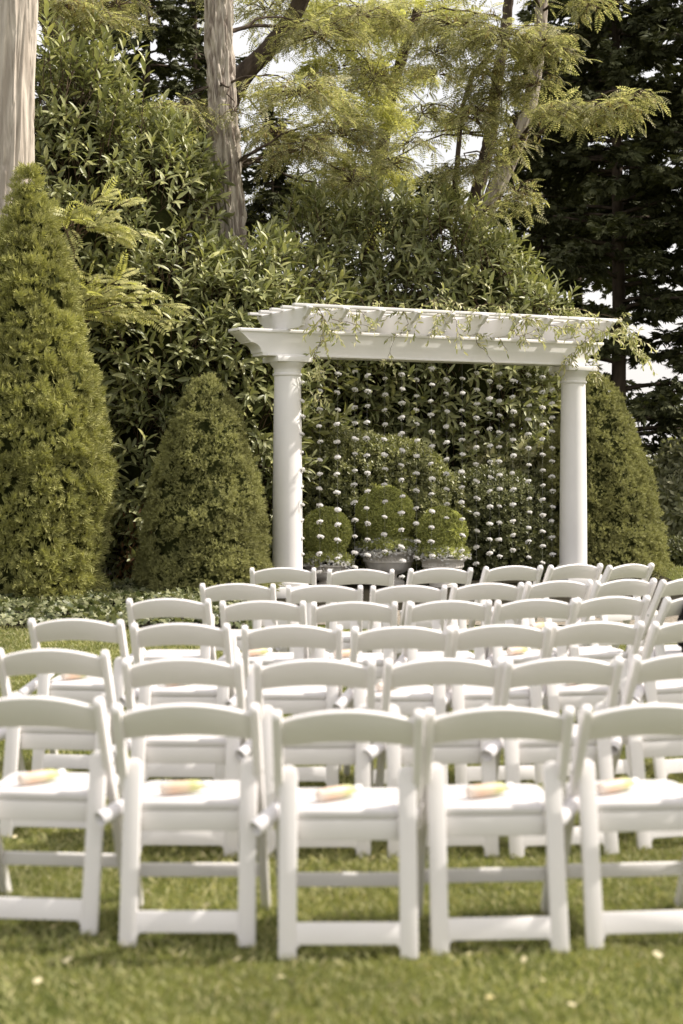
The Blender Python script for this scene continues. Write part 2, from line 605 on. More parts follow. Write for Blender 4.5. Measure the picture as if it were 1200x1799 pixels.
def grass(n, y0, y1, spread, hmin, hmax, wid):
    y = np.sqrt(R.uniform(y0 * y0, y1 * y1, n))
    x = R.uniform(-1, 1, n) * (0.232 * y + spread)
    keep = ~((x > -0.9) & (y > 13.65)) & (y < 13.6 + 0.12 * np.sin(x * 1.7))
    x, y = x[keep], y[keep]
    n = len(x)
    pat = fbm(np.stack([x * 1.3, y * 1.3, x * 0 + 4], 1), 3)
    hh = R.uniform(hmin, hmax, n) * (0.6 + 0.8 * pat)
    a = R.uniform(0, 2 * math.pi, n)
    lean = R.uniform(0.2, 1.3, n) * hh
    b = R.uniform(0, 2 * math.pi, n)
    w = wid * R.uniform(0.7, 1.3, n)
    P = np.stack([x, y, x * 0 - 0.002], 1)
    dx = np.stack([np.cos(a) * w, np.sin(a) * w, 0 * a], 1)
    ln = np.stack([np.cos(b) * lean, np.sin(b) * lean, 0 * a], 1)
    V = np.stack([P - dx, P + dx, P + ln * 0.4 + dx * 0.7 + UP * (hh * 0.62)[:, None], P + ln + UP * hh[:, None]], 1)
    i = np.arange(n)[:, None] * 4
    acc = Acc()
    acc.add(V.reshape(-1, 3), np.concatenate([i + np.array([0, 1, 2]), i + np.array([0, 2, 3])]))
    return acc


ga = grass(150000, 3.4, 7.6, 2.0, 0.016, 0.038, 0.0024)
gb = grass(115000, 7.6, 14.2, 2.6, 0.016, 0.038, 0.0034)
ga.v += gb.v
ga.f3 += [f + ga.n for f in gb.f3]
ga.n += gb.n
tag(ga.obj('grass', M['grass']), 'short green lawn grass under and around the chairs', 'grass', kind='stuff')
fg = Acc()
yy = R.uniform(19.0, 30.0, 26000)
xx = R.uniform(3.9, 8.5, 26000)
hh = R.uniform(0.02, 0.05, 26000)
scatter(fg, np.array([[-.1, 0, 0], [.1, 0, 0], [0, 1.0, 0.3]]), np.array([[0, 1, 2]]), np.stack([xx, yy, xx * 0], 1), frames(unit(R.normal(size=(26000, 3)) * 0.5 + UP), rand_dirs(26000)), hh)
tag(fg.obj('grass', M['grass']), 'mown grass strip beyond the clipped cone at the far edge', 'grass', kind='stuff')

# small fallen leaves in the lawn
fl = Acc().add(np.array([[0, 0, 0], [.30, .3, .10], [.34, .7, .03], [0, 1, .12], [-.30, .65, .02], [-.32, .3, .12]]), np.array([[0, 1, 2, 3], [0, 3, 4, 5]])).mesh('fallen_leaf', M['fallen'])
spots = [(60, 1748), (345, 1715), (425, 1702), (128, 1700), (645, 1590), (760, 1715), (920, 1712), (1145, 1692), (830, 1695), (955, 1740), (95, 1640), (258, 1583), (322, 1581), (370, 1605), (22, 1485), (175, 1500), (655, 1525), (680, 1512), (1025, 1500), (240, 1497), (870, 1775), (1010, 1790), (560, 1660), (150, 1325), (310, 1330), (1120, 1718), (500, 1735), (1185, 1775)]
for q, (px, py) in enumerate(spots):
    o = link(bpy.data.objects.new('fallen_leaf', fl))
    p = W(px, py, F * H / (py - HZ))
    o.location = (p[0], p[1], 0.026 + 0.008 * random.random())
    o.rotation_euler = (random.uniform(-.5, .5), random.uniform(-.5, .5), random.uniform(0, 6.28))
    s = random.uniform(0.020, 0.036)
    o.scale = (s, s, s)
    tag(o, 'small pale yellow fallen leaf lying in the lawn grass', 'leaf', 'pale fallen leaves in the lawn')

# ------------------------------------------------------------------ trunks and trees


def bark_trunk(name, path, radii, mat, parent, nu=88, step=0.03, depth=0.035, ridges=9.0, stretch=0.30, flare=0.0):
    path = np.asarray(path, float)
    seg = np.r_[0, np.cumsum(np.linalg.norm(np.diff(path, axis=0), axis=1))]
    m = int(seg[-1] / step) + 2
    t = np.linspace(0, seg[-1], m)
    P = np.stack([np.interp(t, seg, path[:, c]) for c in range(3)], 1)
    k = np.ones(15) / 15.0
    Pp = np.pad(P, ((7, 7), (0, 0)), mode='reflect', reflect_type='odd')
    P = np.stack([np.convolve(Pp[:, c], k, 'valid') for c in range(3)], 1)
    rad = np.interp(t, seg, radii) + flare * np.exp(-t / 0.35)
    a = np.arange(nu) / nu * 2 * math.pi
    A, T = np.meshgrid(a, t)
    q = np.stack([np.cos(A) * ridges / 2, np.sin(A) * ridges / 2, T * ridges * stretch], 2).reshape(-1, 3)
    warp = (vnoise(q * 0.7 + 31) - 0.5)[:, None]
    n1 = np.abs(vnoise(q + warp * 2.2) - 0.5) * 2
    n2 = np.abs(vnoise(q * 1.7 + 9 + warp * 1.5) - 0.5) * 2
    n3 = vnoise(q * np.array([5.0, 5.0, 2.0]) + 3)
    furrow = np.maximum(np.clip(1 - n1 / .38, 0, 1), .75 * np.clip(1 - n2 / .30, 0, 1))
    dsp = (0.22 * (n3 - .5) - furrow ** .8).reshape(m, nu)
    big = (vnoise(np.stack([np.cos(A) * 0.9, np.sin(A) * 0.9, T * 0.8], 2).reshape(-1, 3) + 50) - 0.5).reshape(m, nu)
    rr = rad[:, None] * (1 + 0.10 * big) + depth * dsp * (rad[:, None] / max(radii)) ** 0.6
    tv = unit(np.gradient(P, axis=0))
    x = unit(np.cross(tv, np.array([0, 1.0, 0])))
    y = np.cross(tv, x)
    V = P[:, None, :] + rr[:, :, None] * (np.cos(A)[:, :, None] * x[:, None, :] + np.sin(A)[:, :, None] * y[:, None, :])
    i = np.arange(m - 1)[:, None] * nu
    j = np.arange(nu)[None, :]
    kk = (j + 1) % nu
    acc = Acc().add(V.reshape(-1, 3), np.stack([i + j, i + nu + j, i + nu + kk, i + kk], axis=2).reshape(-1, 4))
    return acc.obj(name, mat, parent, smooth=True)


def curve(p0, p1, sag=0.0, n=8, wob=0.0):
    t = np.linspace(0, 1, n)[:, None]
    p = np.asarray(p0) * (1 - t) + np.asarray(p1) * t
    p[:, 2] += sag * 4 * t[:, 0] * (1 - t[:, 0])
    if wob:
        w = R.normal(size=(n, 3)) * wob
        w[0] = w[-1] = 0
        p = p + w
    return p


def locust_crown(tree, blobs, trunk_pt, leafscale=0.20, mat='locust', pods=0.05, branch_from=None, bmat='bark_dark'):
    """Limbs from the trunk to each leafy cloud, twigs in the cloud, pinnate leaves along the twigs."""
    br, tw, lv, pd = Acc(), Acc(), Acc(), Acc()
    for b in blobs:
        px, py, rx, ry, Y, nt = b[:6]
        c = W(px, py, Y)
        rX, rZ = rx / F * Y, ry / F * Y
        rY = 0.75 * rX
        src = min(branch_from if branch_from is not None else [trunk_pt], key=lambda p: np.linalg.norm(np.asarray(p) - c) + (0.8 if p[2] > c[2] + 1 else 0))
        L = np.linalg.norm(c - src)
        pts = curve(src, c + np.array([0, 0, rZ * 0.3]), 0.10 * L, 9, 0.035 * L * 0.5)
        tube(br, pts, np.linspace(0.010 + 0.008 * L, 0.006, 9), 6)
        for q in range(int(nt * 1.75)):
            a = R.uniform(0, 2 * math.pi)
            rr = math.sqrt(R.uniform(0, 1))
            st = c + np.array([math.cos(a) * rX * rr * .45, math.sin(a) * rY * rr * .45, R.uniform(-.4, .8) * rZ * .6])
            dr = unit(np.array([math.cos(a), math.sin(a) * .8, R.uniform(-.35, .55)]))
            ln = R.uniform(0.5, 0.95) * max(rX, rZ) * 0.85
            tt = np.linspace(0, 1, 6)[:, None]
            pp = st + dr * ln * tt + np.array([0, 0, -0.42 * ln]) * tt ** 2
            tube(tw, np.concatenate([[c + (st - c) * .2], pp]), np.linspace(0.007, 0.002, 7), 3, False)
            nl = max(3, int(ln / 0.055))
            u = np.linspace(0.1, 1.0, nl)
            base = np.stack([np.interp(u, tt[:, 0], pp[:, k]) for k in range(3)], 1)
            side = unit(np.cross(dr, UP)) * np.where(np.arange(nl) % 2, 1, -1)[:, None]
            d = unit(side * R.uniform(.5, 1, (nl, 1)) + dr * 0.55 + UP * R.uniform(-.75, .12, (nl, 1)) + R.normal(size=(nl, 3)) * .22)
            sc = leafscale * R.uniform(.65, 1.15, nl)
            scatter(lv, COMP[0], COMP[1], base, frames(d, UP + R.normal(size=(nl, 3)) * .35), sc)
            if R.uniform() < pods * 6:
                k = R.integers(3, 7)
                pb = base[R.integers(0, nl, k)]
                scatter(pd, *leaf_small(0.20, 0.02), pb, frames(unit(R.normal(size=(k, 3)) * .25 - UP), rand_dirs(k)), R.uniform(.07, .11, k))
    br.obj('limbs', M[bmat], tree, True)
    tw.obj('twigs', M['twig'], tree, kind='stuff')
    lv.obj('foliage', M[mat], tree, kind='stuff')
    if pd.n:
        pd.obj('seed_pods', M['pod'], tree, kind='stuff')


# the pale trunk at the far left
p0 = W(24, 1050, 17.6)
t1 = empty('locust_tree', (p0[0], 17.6, 0), label='pale barked tree trunk rising behind the clipped arborvitae', cat='tree')


def rel(tree, pts):
    return np.asarray(pts, float) - np.array(tree.location)


path = [W(22, py, 17.6) for py in (1034, 800, 500, 330, 150, 0, -150, -420)]
path = [np.array([p[0] + dx, p[1], max(0, p[2])]) for p, dx in zip(path, (0, 0, .0, -.01, .01, .05, .09, .2))]
bark_trunk('trunk', rel(t1, path), [.34, .30, .27, .245, .235, .24, .23, .18], M['bark_pale'], t1, nu=150, step=.02, depth=0.045, ridges=6.0, stretch=0.13, flare=.08)
t1c = empty('locust_tree', W(160, 1034, 22.0) * np.array([1, 1, 0]), label='leaning brown tree trunk with pods and leaves above the tall laurel', cat='tree')
path = [W(px, py, 22.0) for px, py in ((200, 985), (185, 500), (150, 190), (120, 110), (90, 40), (60, -40), (20, -160))]
bark_trunk('trunk', rel(t1c, path), [.25, .22, .19, .18, .17, .16, .13], M['bark_dark'], t1c, depth=0.04)


def crown_at(tree, blobs, pts, **kw):
    """Builds a crown in world space, then hands its objects to the tree."""
    before = set(bpy.data.objects)
    locust_crown(None, blobs, pts[0], branch_from=pts, **kw)
    off = Matrix.Translation(-Vector(tree.location))
    for o in set(bpy.data.objects) - before:
        o.data.transform(off)
        o.parent = tree


crown_at(t1c, [(110, 10, 70, 35, 19.2, 22), (175, 35, 60, 40, 19.5, 22), (205, 10, 60, 40, 20, 16), (60, -60, 100, 50, 19.6, 18)], [W(60, -40, 22.0), W(90, 40, 22.0)], pods=.12)

# the furrowed grey trunk in the middle
t2 = empty('locust_tree', W(412, 1010, 19.9) * np.array([1, 1, 0]), label='grey furrowed tree trunk standing out of the laurel hedge', cat='tree')
t2[''.join(['group'])] = 'locust trees behind the arbor'
path = [W(px, py, 19.9) for px, py in ((410, 1010), (409, 700), (405, 440), (404, 380), (396, 280), (388, 180), (386, 100), (384, 0), (378, -150), (370, -420))]
path[0][2] = 0
bark_trunk('trunk', rel(t2, path), [.28, .245, .215, .215, .225, .20, .195, .185, .17, .13], M['bark_grey'], t2, nu=170, step=.016, depth=0.07, ridges=7.0, stretch=0.30, flare=.08)
TP = [W(388, 150, 19.9), W(386, 60, 19.9), W(384, -60, 19.9), W(380, -250, 19.9), W(398, 300, 19.9)]
LA = [(520, 165, 95, 60, 19.3, 34), (590, 235, 85, 60, 20.2, 34), (480, 235, 60, 45, 20.6, 20), (560, 60, 90, 50, 21, 22), (315, 185, 60, 24, 19.9, 16), (410, 195, 40, 22, 19.1, 5), (530, 262, 70, 40, 19.4, 22),
      (620, 320, 60, 60, 21.5, 22), (470, 20, 60, 40, 21, 12), (300, 200, 60, 30, 19.6, 10), (630, 30, 90, 55, 21.5, 20), (655, 140, 60, 70, 22, 18), (600, 385, 50, 40, 22.5, 16), (500, -90, 140, 60, 21, 24), (330, -90, 110, 60, 20, 12)]
crown_at(t2, LA, TP)

# the leaning locust on the right
t3 = empty('locust_tree', W(800, 1000, 22.0) * np.array([1, 1, 0]), label='leaning locust tree with bright feathery foliage above the right of the arbor', cat='tree', group='locust trees behind the arbor')
path = [W(px, py, 22.0) for px, py in ((790, 985), (810, 600), (832, 420), (858, 360), (895, 285), (926, 210), (942, 120), (952, 20), (960, -150), (970, -380))]
path[0][2] = 0
bark_trunk('trunk', rel(t3, path), [.20, .17, .14, .125, .115, .11, .10, .09, .08, .06], M['bark_grey'], t3, depth=0.025)
path = [W(px, py, 22.6) for px, py in ((815, 440), (838, 340), (862, 240), (872, 150), (890, 40), (905, -120), (900, -300))]
bark_trunk('limb', rel(t3, path), [.11, .11, .10, .09, .085, .07, .05], M['bark_dark'], t3, nu=40, depth=0.025)
TP = [W(942, 120, 22.0), W(952, 20, 22.0), W(960, -150, 22.0), W(895, 285, 22.0), W(890, 40, 22.6), W(862, 240, 22.6)]
LB = [(800, 45, 75, 45, 20.5, 26), (880, 70, 90, 55, 20, 36), (955, 85, 62, 55, 20, 26), (1000, 195, 62, 30, 19.6, 24), (1070, 195, 60, 38, 19.4, 28), (1120, 170, 40, 30, 19.4, 12), (880, 165, 70, 40, 20.6, 24),
      (850, 290, 55, 45, 20.6, 16), (905, 345, 42, 45, 20.6, 16), (845, 375, 40, 30, 20.4, 10), (710, 45, 85, 45, 22, 20), (770, 130, 60, 40, 21.5, 12), (720, 250, 55, 30, 22.5, 12), (900, -70, 150, 60, 20.5, 26), (1040, 10, 50, 40, 20.6, 12), (690, 290, 60, 40, 22.5, 14), (835, 205, 60, 50, 20.4, 24), (905, 250, 45, 40, 20.6, 14), (850, 125, 60, 40, 20.4, 20), (765, 95, 60, 40, 20.8, 16), (800, 300, 50, 40, 20.8, 16), (940, 150, 50, 45, 20.2, 14), (740, 200, 45, 40, 21.6, 10)]
crown_at(t3, LB, TP)
path = [W(px, py, 21.0) for px, py in ((795, 370), (803, 290), (812, 190), (830, 130), (862, 95), (905, 75), (940, 60))]
ac = Acc()
tube(ac, rel(t3, path), np.linspace(.04, .015, 7), 7)
ac.obj('branch', M['bark_dark'], t3, True)

# a thinner far locust that fills the sky in the middle
t4 = empty('locust_tree', W(640, 960, 30.0) * np.array([1, 1, 0]), label='far pale yellow green tree seen against the sky in the middle', cat='tree', group='locust trees behind the arbor')
path = [W(px, py, 30.0) for px, py in ((640, 950), (640, 600), (655, 350), (690, 150), (740, 0), (780, -200))]
path[0][2] = 0
bark_trunk('trunk', rel(t4, path), [.20, .17, .15, .12, .10, .07], M['bark_dark'], t4, nu=40, step=.06, depth=0.03)
path = [W(px, py, 30.0) for px, py in ((425, 130), (470, 90), (520, 30), (560, -30), (600, -100))]
TP = [W(655, 350, 30.0), W(690, 150, 30.0), W(740, 0, 30.0), W(640, 450, 30.0)]
LC = [(640, 190, 70, 70, 28, 26), (600, 120, 80, 50, 29, 20), (650, 300, 60, 70, 28.5, 26), (560, 330, 60, 60, 29, 20), (700, 130, 60, 50, 30, 14), (760, 210, 50, 50, 30, 10), (600, 30, 110, 40, 29, 22), (720, 20, 90, 40, 30, 18), (530, 370, 50, 60, 28, 16), (640, 400, 70, 40, 28, 18), (490, 330, 50, 50, 28, 14), (740, 330, 60, 40, 29, 12)]
crown_at(t4, LC, TP, leafscale=0.34, mat='locust_young')

# the dark leaning limb near the middle trunk belongs to a tree behind it
t5 = empty('dark_tree', W(360, 960, 24.0) * np.array([1, 1, 0]), label='dark trunk leaning away to the upper right behind the grey trunk', cat='tree')
path = [W(px, py, 24.0) for px, py in ((345, 980), (352, 600), (375, 300), (400, 180), (430, 125), (470, 90), (505, 45), (530, 0), (560, -80), (590, -200))]
path[0][2] = 0
bark_trunk('trunk', rel(t5, path), [.25, .22, .19, .17, .16, .15, .14, .13, .11, .08], M['bark_dark'], t5, nu=48, depth=0.03)
crown_at(t5, [(470, -30, 120, 40, 24, 16), (570, -60, 120, 60, 24, 18), (480, 60, 50, 40, 24.5, 8)], [W(505, 45, 24.0), W(530, 0, 24.0), W(560, -80, 24.0)], leafscale=.26)


def conifer(label, px, Y, height, radius, nbr, z0=0.3, dens=16, droop=0.35, spray=0.17, top_taper=1.0, gap=None):
    base = W(px, 900, Y) * np.array([1, 1, 0])
    t = empty('conifer_tree', base, label=label, cat='tree', group='dark conifers behind the hedge')
    tk, br, lv = Acc(), Acc(), Acc()
    tube(tk, [(0, 0, 0), (0.03, 0.02, height * .3), (-.03, 0, height * .65), (0, 0, height)], [radius * .055, radius * .045, radius * .028, .010], 10)
    for q in range(nbr):
        u = (q + R.uniform(0, 1)) / nbr
        z = z0 + (height - z0) * u ** 1.05
        if gap and gap[0] < z < gap[1] and R.uniform() < gap[2]:
            continue
        L = radius * (1 - u ** 1.5 * top_taper) * R.uniform(.6, 1.12) + .15
        a = R.uniform(0, 2 * math.pi)
        d = np.array([math.cos(a), math.sin(a), 0])
        n = 7
        tt = np.linspace(0, 1, n)[:, None]
        pts = np.array([0, 0, z]) + d * L * tt + UP * (0.22 * L * tt - droop * L * tt ** 2) + np.cumsum(R.normal(size=(n, 3)) * .02 * L, axis=0) * tt
        tube(br, pts, np.linspace(.012 + .014 * L, .004, n), 4, False)
        m = max(6, int(L * dens * 3.2))
        w = R.uniform(.18, 1.0, m) ** .8
        bp = np.stack([np.interp(w, tt[:, 0], pts[:, k]) for k in range(3)], 1)
        sd = np.cross(d, UP) * R.choice([-1, 1], (m, 1))
        dd = unit(d * R.uniform(.2, 1, (m, 1)) + sd * R.uniform(0, 1.1, (m, 1)) + UP * R.uniform(-.7, .35, (m, 1)))
        bp = bp + sd * R.uniform(0, .22, (m, 1)) * L * .5 * (1 - w[:, None] * .6) + R.normal(size=(m, 3)) * .05
        scatter(lv, FAN2[0], FAN2[1], bp, frames(dd, UP + R.normal(size=(m, 3)) * .5), spray * R.uniform(.6, 1.2, m))
    tk.obj('trunk', M['bark_dark'], t, True)
    br.obj('limbs', M['bark_dark'], t, kind='stuff')
    lv.obj('crown', M['conifer'], t, kind='stuff')
    return t


conifer('dark conifer in the upper left behind the tall laurel', 262, 26.5, 11.5, 2.0, 150, 1.5, 22)
conifer('dark conifer between the pale trunk and the grey trunk', 345, 29.0, 12.0, 1.7, 150, 1.5, 22)
conifer('dark conifer leaning over the brown leaning trunk at the upper left', 165, 28.0, 12.5, 1.8, 150, 1.5, 22)
conifer('dark conifer deep behind the huge one and the leaning locust', 1015, 31.0, 13.0, 2.0, 140, 5.2, 20)
conifer('dark conifer filling the gap just right of the grey trunk', 480, 27.5, 7.8, 1.5, 110, 1.0, 22)
conifer('dark conifer below the bright sky left of the leaning locust', 765, 27.0, 6.6, 1.25, 90, 1.0, 20)
conifer('huge dark conifer filling the right side behind the arbor', 1085, 25.0, 12.5, 2.5, 260, 1.6, 24, .25, gap=(1.5, 4.7, .60))
conifer('dark conifer between the leaning locust and the huge one', 950, 27.0, 9.5, 1.7, 130, 0.8, 22)
conifer('dark conifer at the far right edge with low open branches', 1245, 24.0, 12.0, 1.9, 140, 2.1, 20, .3, gap=(2.0, 4.7, .62))
conifer('dark conifer at the far left behind the pale trunk', 40, 27.0, 11.0, 2.2, 120, 1.0, 20)

# far mass of trees closing the view at the horizon
far = Acc()
for q in range(60):
    c = np.array([R.uniform(-40, 44), R.uniform(62, 78), 0])
    hh_ = R.uniform(1.6, 3.6)
    n = 170
    dd = rand_dirs(n)
    P = c + dd * np.array([R.uniform(2, 4), 2, hh_]) * R.uniform(.7, 1.0, (n, 1))
    P[:, 2] = np.abs(P[:, 2])
    scatter(far, *leaf_small(.9, .15), P, frames(unit(dd + R.normal(size=(n, 3)) * .5), rand_dirs(n)), R.uniform(.6, 1.3, n))
tag(far.obj('distant_trees', M['farleaf']), 'low hazy belt of trees far beyond the garden', 'trees', kind='stuff')

# ------------------------------------------------------------------ shrubs


def clump_points(clumps, n, inner=0.80, zmin=0.03):
    c = np.array([k[:3] for k in clumps], float)
    r = np.array([k[3:6] for k in clumps], float)
    ar = (r[:, 0] * r[:, 1] + r[:, 0] * r[:, 2] + r[:, 1] * r[:, 2])
    idx = R.choice(len(clumps), n * 2, p=ar / ar.sum())
    d = rand_dirs(n * 2)
    P = c[idx] + d * r[idx] * (1 + 0.10 * (fbm(d * 2.2 + idx[:, None] * 3.7, 2) - .5))[:, None]
    Nn = unit(d / r[idx])
    inside = np.zeros(len(P), bool)
    for k in range(len(clumps)):
        q = (((P - c[k]) / (r[k] * inner)) ** 2).sum(1) < 1
        inside |= q & (idx != k)
    ok = ~inside & (P[:, 2] > zmin)
    return P[ok][:n], Nn[ok][:n]


def px_of(P):
    return 600 + F * P[:, 0] / P[:, 1], HZ + F * (H - P[:, 2]) / P[:, 1]


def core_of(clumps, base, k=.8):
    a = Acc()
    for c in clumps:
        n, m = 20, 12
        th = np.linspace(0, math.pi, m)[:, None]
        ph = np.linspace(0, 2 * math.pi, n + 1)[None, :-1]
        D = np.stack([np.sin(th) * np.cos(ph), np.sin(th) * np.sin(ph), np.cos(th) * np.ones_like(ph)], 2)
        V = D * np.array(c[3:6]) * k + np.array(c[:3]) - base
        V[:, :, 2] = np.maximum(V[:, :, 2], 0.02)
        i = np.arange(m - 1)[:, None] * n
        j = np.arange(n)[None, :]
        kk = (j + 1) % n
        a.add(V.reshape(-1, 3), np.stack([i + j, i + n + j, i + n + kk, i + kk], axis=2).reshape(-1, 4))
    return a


def laurel(label, clumps, nshoot, ntop=0, top=None, leaf=(.14, .215), extra=(), core_below=4.0):
    t = empty('laurel_shrub', (clumps[0][0], clumps[0][1], 0), label=label, cat='shrub', group='cherry laurels behind the arbor')
    P, Nn = clump_points(clumps, nshoot, .82)
    # inner, sparser layer so the shrub is not hollow
    P2, N2 = clump_points([(*k[:3], k[3] * .72, k[4] * .72, k[5] * .72) for k in clumps], nshoot // 2, .7)
    P = np.concatenate([P, P2]); Nn = np.concatenate([Nn, N2])
    keep = P[:, 1] < np.array([k[1] for k in clumps]).mean() + R.uniform(0.0, 1.6, len(P))
    P, Nn = P[keep], Nn[keep]
    D = unit(Nn * R.uniform(.45, .9, (len(P), 1)) + UP * R.uniform(.15, .85, (len(P), 1)) + R.normal(size=P.shape) * .25)
    Ls = R.uniform(.20, .40, len(P))
    if ntop:
        a = R.uniform(0, 1, ntop)
        tp = np.array(top, float)
        k = np.minimum((a * (len(tp) - 1)).astype(int), len(tp) - 2)
        f = (a * (len(tp) - 1) - k)[:, None]
        T = tp[k] * (1 - f) + tp[k + 1] * f + R.normal(size=(ntop, 3)) * np.array([.12, .35, .12])
        P = np.concatenate([P, T]); D = np.concatenate([D, unit(UP + R.normal(size=(ntop, 3)) * .30)])
        Ls = np.concatenate([Ls, R.uniform(.35, .75, ntop)])
    lp, ld, lu, lsz = [], [], [], []
    st = Acc()
    for p, d, L in zip(P, D, Ls):
        m = int(R.integers(7, 11) * (L / .32) ** .7)
        x = unit(np.cross(d, np.array([.3, .2, .9])))
        y = np.cross(d, x)
        u = np.linspace(.12, 1.0, m)
        a = np.arange(m) * 2.4 + R.uniform(0, 6.28)
        rad = np.cos(a)[:, None] * x + np.sin(a)[:, None] * y
        el = (1.15 - .75 * u)[:, None]
        dd = unit(d * np.cos(el) + rad * np.sin(el) + np.array([0, 0, -.12]))
        bend = d * L + np.array([0, 0, -.05 * L])
        lp.append(p + bend * u[:, None]); ld.append(dd)
        lu.append(unit(d * .8 - rad * .5 + UP * .5 + R.normal(size=(m, 3)) * .12))
        lsz.append(R.uniform(*leaf, m) * (1 - .35 * (u > .9)))
        tube(st, np.stack([p - d * .25, p, p + bend]), [.007, .006, .002], 3, False)
    lp, ld, lu, lsz = map(np.concatenate, (lp, ld, lu, lsz))
    # the clearest leaves in front become leaves of their own
    X, Y_ = px_of(lp)
    wpx = lsz / lp[:, 1] * F
    tip = lp + ld * lsz[:, None]
    X2, Y2 = px_of(tip)
    ln_px = np.hypot(X2 - X, Y2 - Y_)
    cx, cy = ((X + X2) / 2 / 13).astype(int), ((Y_ + Y2) / 2 / 13).astype(int)
    key = cx * 4096 + cy
    order = np.argsort(lp[:, 1])
    _, first = np.unique(key[order], return_index=True)
    cand = order[first]
    cand = cand[(X[cand] > 0) & (X[cand] < 1200) & (Y_[cand] > 0) & (Y_[cand] < 1020)]
    facing = np.abs(np.einsum('ij,ij->i', lu[cand], unit(np.array([0, 0, H]) - lp[cand])))
    cand = cand[np.argsort(-(ln_px[cand] * (.3 + facing)))][:300]
    single = np.zeros(len(lp), bool); single[cand] = True
    base = np.array(t.location)
    rest = ~single
    acc = Acc()
    kinds = R.integers(0, 3, len(lp))
    Rm = frames(ld, lu)
    for kk, tm in enumerate((LANCE, LANCE_B, LANCE_C)):
        s = rest & (kinds == kk)
        scatter(acc, tm[0], tm[1], lp[s] - base, Rm[s], lsz[s])
    acc.obj('foliage', M['laurel'], t, True, kind='stuff')
    st.v = [v - base for v in st.v]
    for dx, dy, r_, h_ in extra:
        tube(st, curve((dx, dy, 0), (dx * 1.6 + R.uniform(-.2, .2), dy, h_), 0, 6, .05), np.linspace(r_, r_ * .4, 6), 6)
    st.obj('stems', M['twig'], t, kind='stuff')
    low = [k for k in clumps if k[2] < core_below]
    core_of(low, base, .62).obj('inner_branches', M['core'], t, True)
    for i in np.nonzero(single)[0]:
        o = bpy.data.objects.new('leaf', LEAFM[int(kinds[i])])
        COL.objects.link(o)
        o.parent = t
        m4 = Matrix([[*(Rm[i][r] * lsz[i]), lp[i][r] - base[r]] for r in range(3)] + [[0, 0, 0, 1]])
        o.matrix_basis = m4
    return t


LEAFM = []
for tm in (LANCE, LANCE_B, LANCE_C):
    LEAFM.append(Acc().add(*tm).mesh('leaf', M['laurel'], True))


def pxclump(px, py, Y, rx, rz, ry=None):
    c = W(px, py, Y)
    return (c[0], c[1], c[2], rx / F * Y, (ry if ry else 0.8), rz / F * Y)


cl = [pxclump(190, 900, 18.9, 150, 160, 1.0), pxclump(150, 640, 18.9, 140, 190, 1.0), pxclump(160, 420, 19.1, 130, 190, .9), pxclump(130, 250, 19.2, 90, 120, .7), pxclump(270, 420, 19.2, 85, 150, .9), pxclump(215, 300, 19.2, 70, 70, .6),
      pxclump(300, 620, 18.8, 120, 190, 1.0), pxclump(300, 330, 19.4, 55, 80, .6), pxclump(260, 850, 18.8, 110, 200, .9), pxclump(30, 600, 19.0, 110, 260, .8)]
laurel('tall cherry laurel with glossy leaves between the pale trunk and the grey trunk', cl, 1850, 110,
       [W(62, 190, 19), W(105, 150, 19), W(185, 165, 19), W(215, 250, 19), W(310, 275, 19.2), W(345, 330, 19.3)], extra=[(.1, .1, .07, 2.6), (-.3, .2, .06, 3), (.5, 0, .06, 2.4)], core_below=6.5)
cl = [pxclump(430, 700, 19.0, 90, 230, .9), pxclump(412, 610, 19.0, 75, 130, .8), pxclump(470, 540, 19.2, 40, 100, .7), pxclump(470, 850, 19.2, 80, 150, .8), pxclump(520, 640, 19.6, 80, 180, .7), pxclump(385, 640, 18.9, 80, 150, .8)]
laurel('cherry laurel in front of the grey trunk and beside the arbor column', cl, 900, 26, [W(390, 520, 18.8), W(460, 480, 19.1), W(490, 520, 19.2)], extra=[(.1, .1, .05, 2.0), (-.2, .1, .05, 2.0)], core_below=6.5)
cl = [pxclump(600, 640, 20.9, 120, 190, .8), pxclump(720, 640, 21.0, 120, 180, .8), pxclump(840, 660, 21.0, 110, 170, .8), pxclump(560, 470, 21.2, 70, 95, .7), pxclump(660, 460, 21.3, 85, 85, .7), pxclump(770, 465, 21.3, 85, 95, .7), pxclump(850, 520, 21.2, 75, 90, .7), pxclump(930, 620, 21.0, 60, 90, .7), pxclump(640, 850, 21.0, 140, 120, .8), pxclump(820, 850, 21.0, 140, 120, .8)]
laurel('broad dark cherry laurel hedge behind the hanging flower strings', cl, 1750, 90,
       [W(510, 420, 21), W(580, 405, 21), W(660, 400, 21), W(760, 400, 21), W(830, 440, 21), W(900, 520, 21), W(965, 560, 21)], extra=[(.3, .1, .05, 2.4), (1.2, .1, .05, 2.2)])


def sprig_template(n, w, L):
    """A short twig with n small leaves round it."""
    V, Fc = [], []
    for k in range(n):
        t = (k + .5) / n
        a = k * 2.4
        b = np.array([0, t * .8, 0])
        d = unit(np.array([math.cos(a), .55 + .5 * t, math.sin(a)]))
        p = unit(np.cross(d, np.array([.15, 1, .3])))
        nn = np.cross(p, d)
        q = len(V)
        V += [tuple(b), tuple(b + d * L * .5 + p * w / 2 + nn * .03), tuple(b + d * L), tuple(b + d * L * .5 - p * w / 2 + nn * .03)]
        Fc.append((q, q + 1, q + 2, q + 3))
    return np.array(V, float), np.array(Fc)


SPRIG = sprig_template(9, .30, .62)


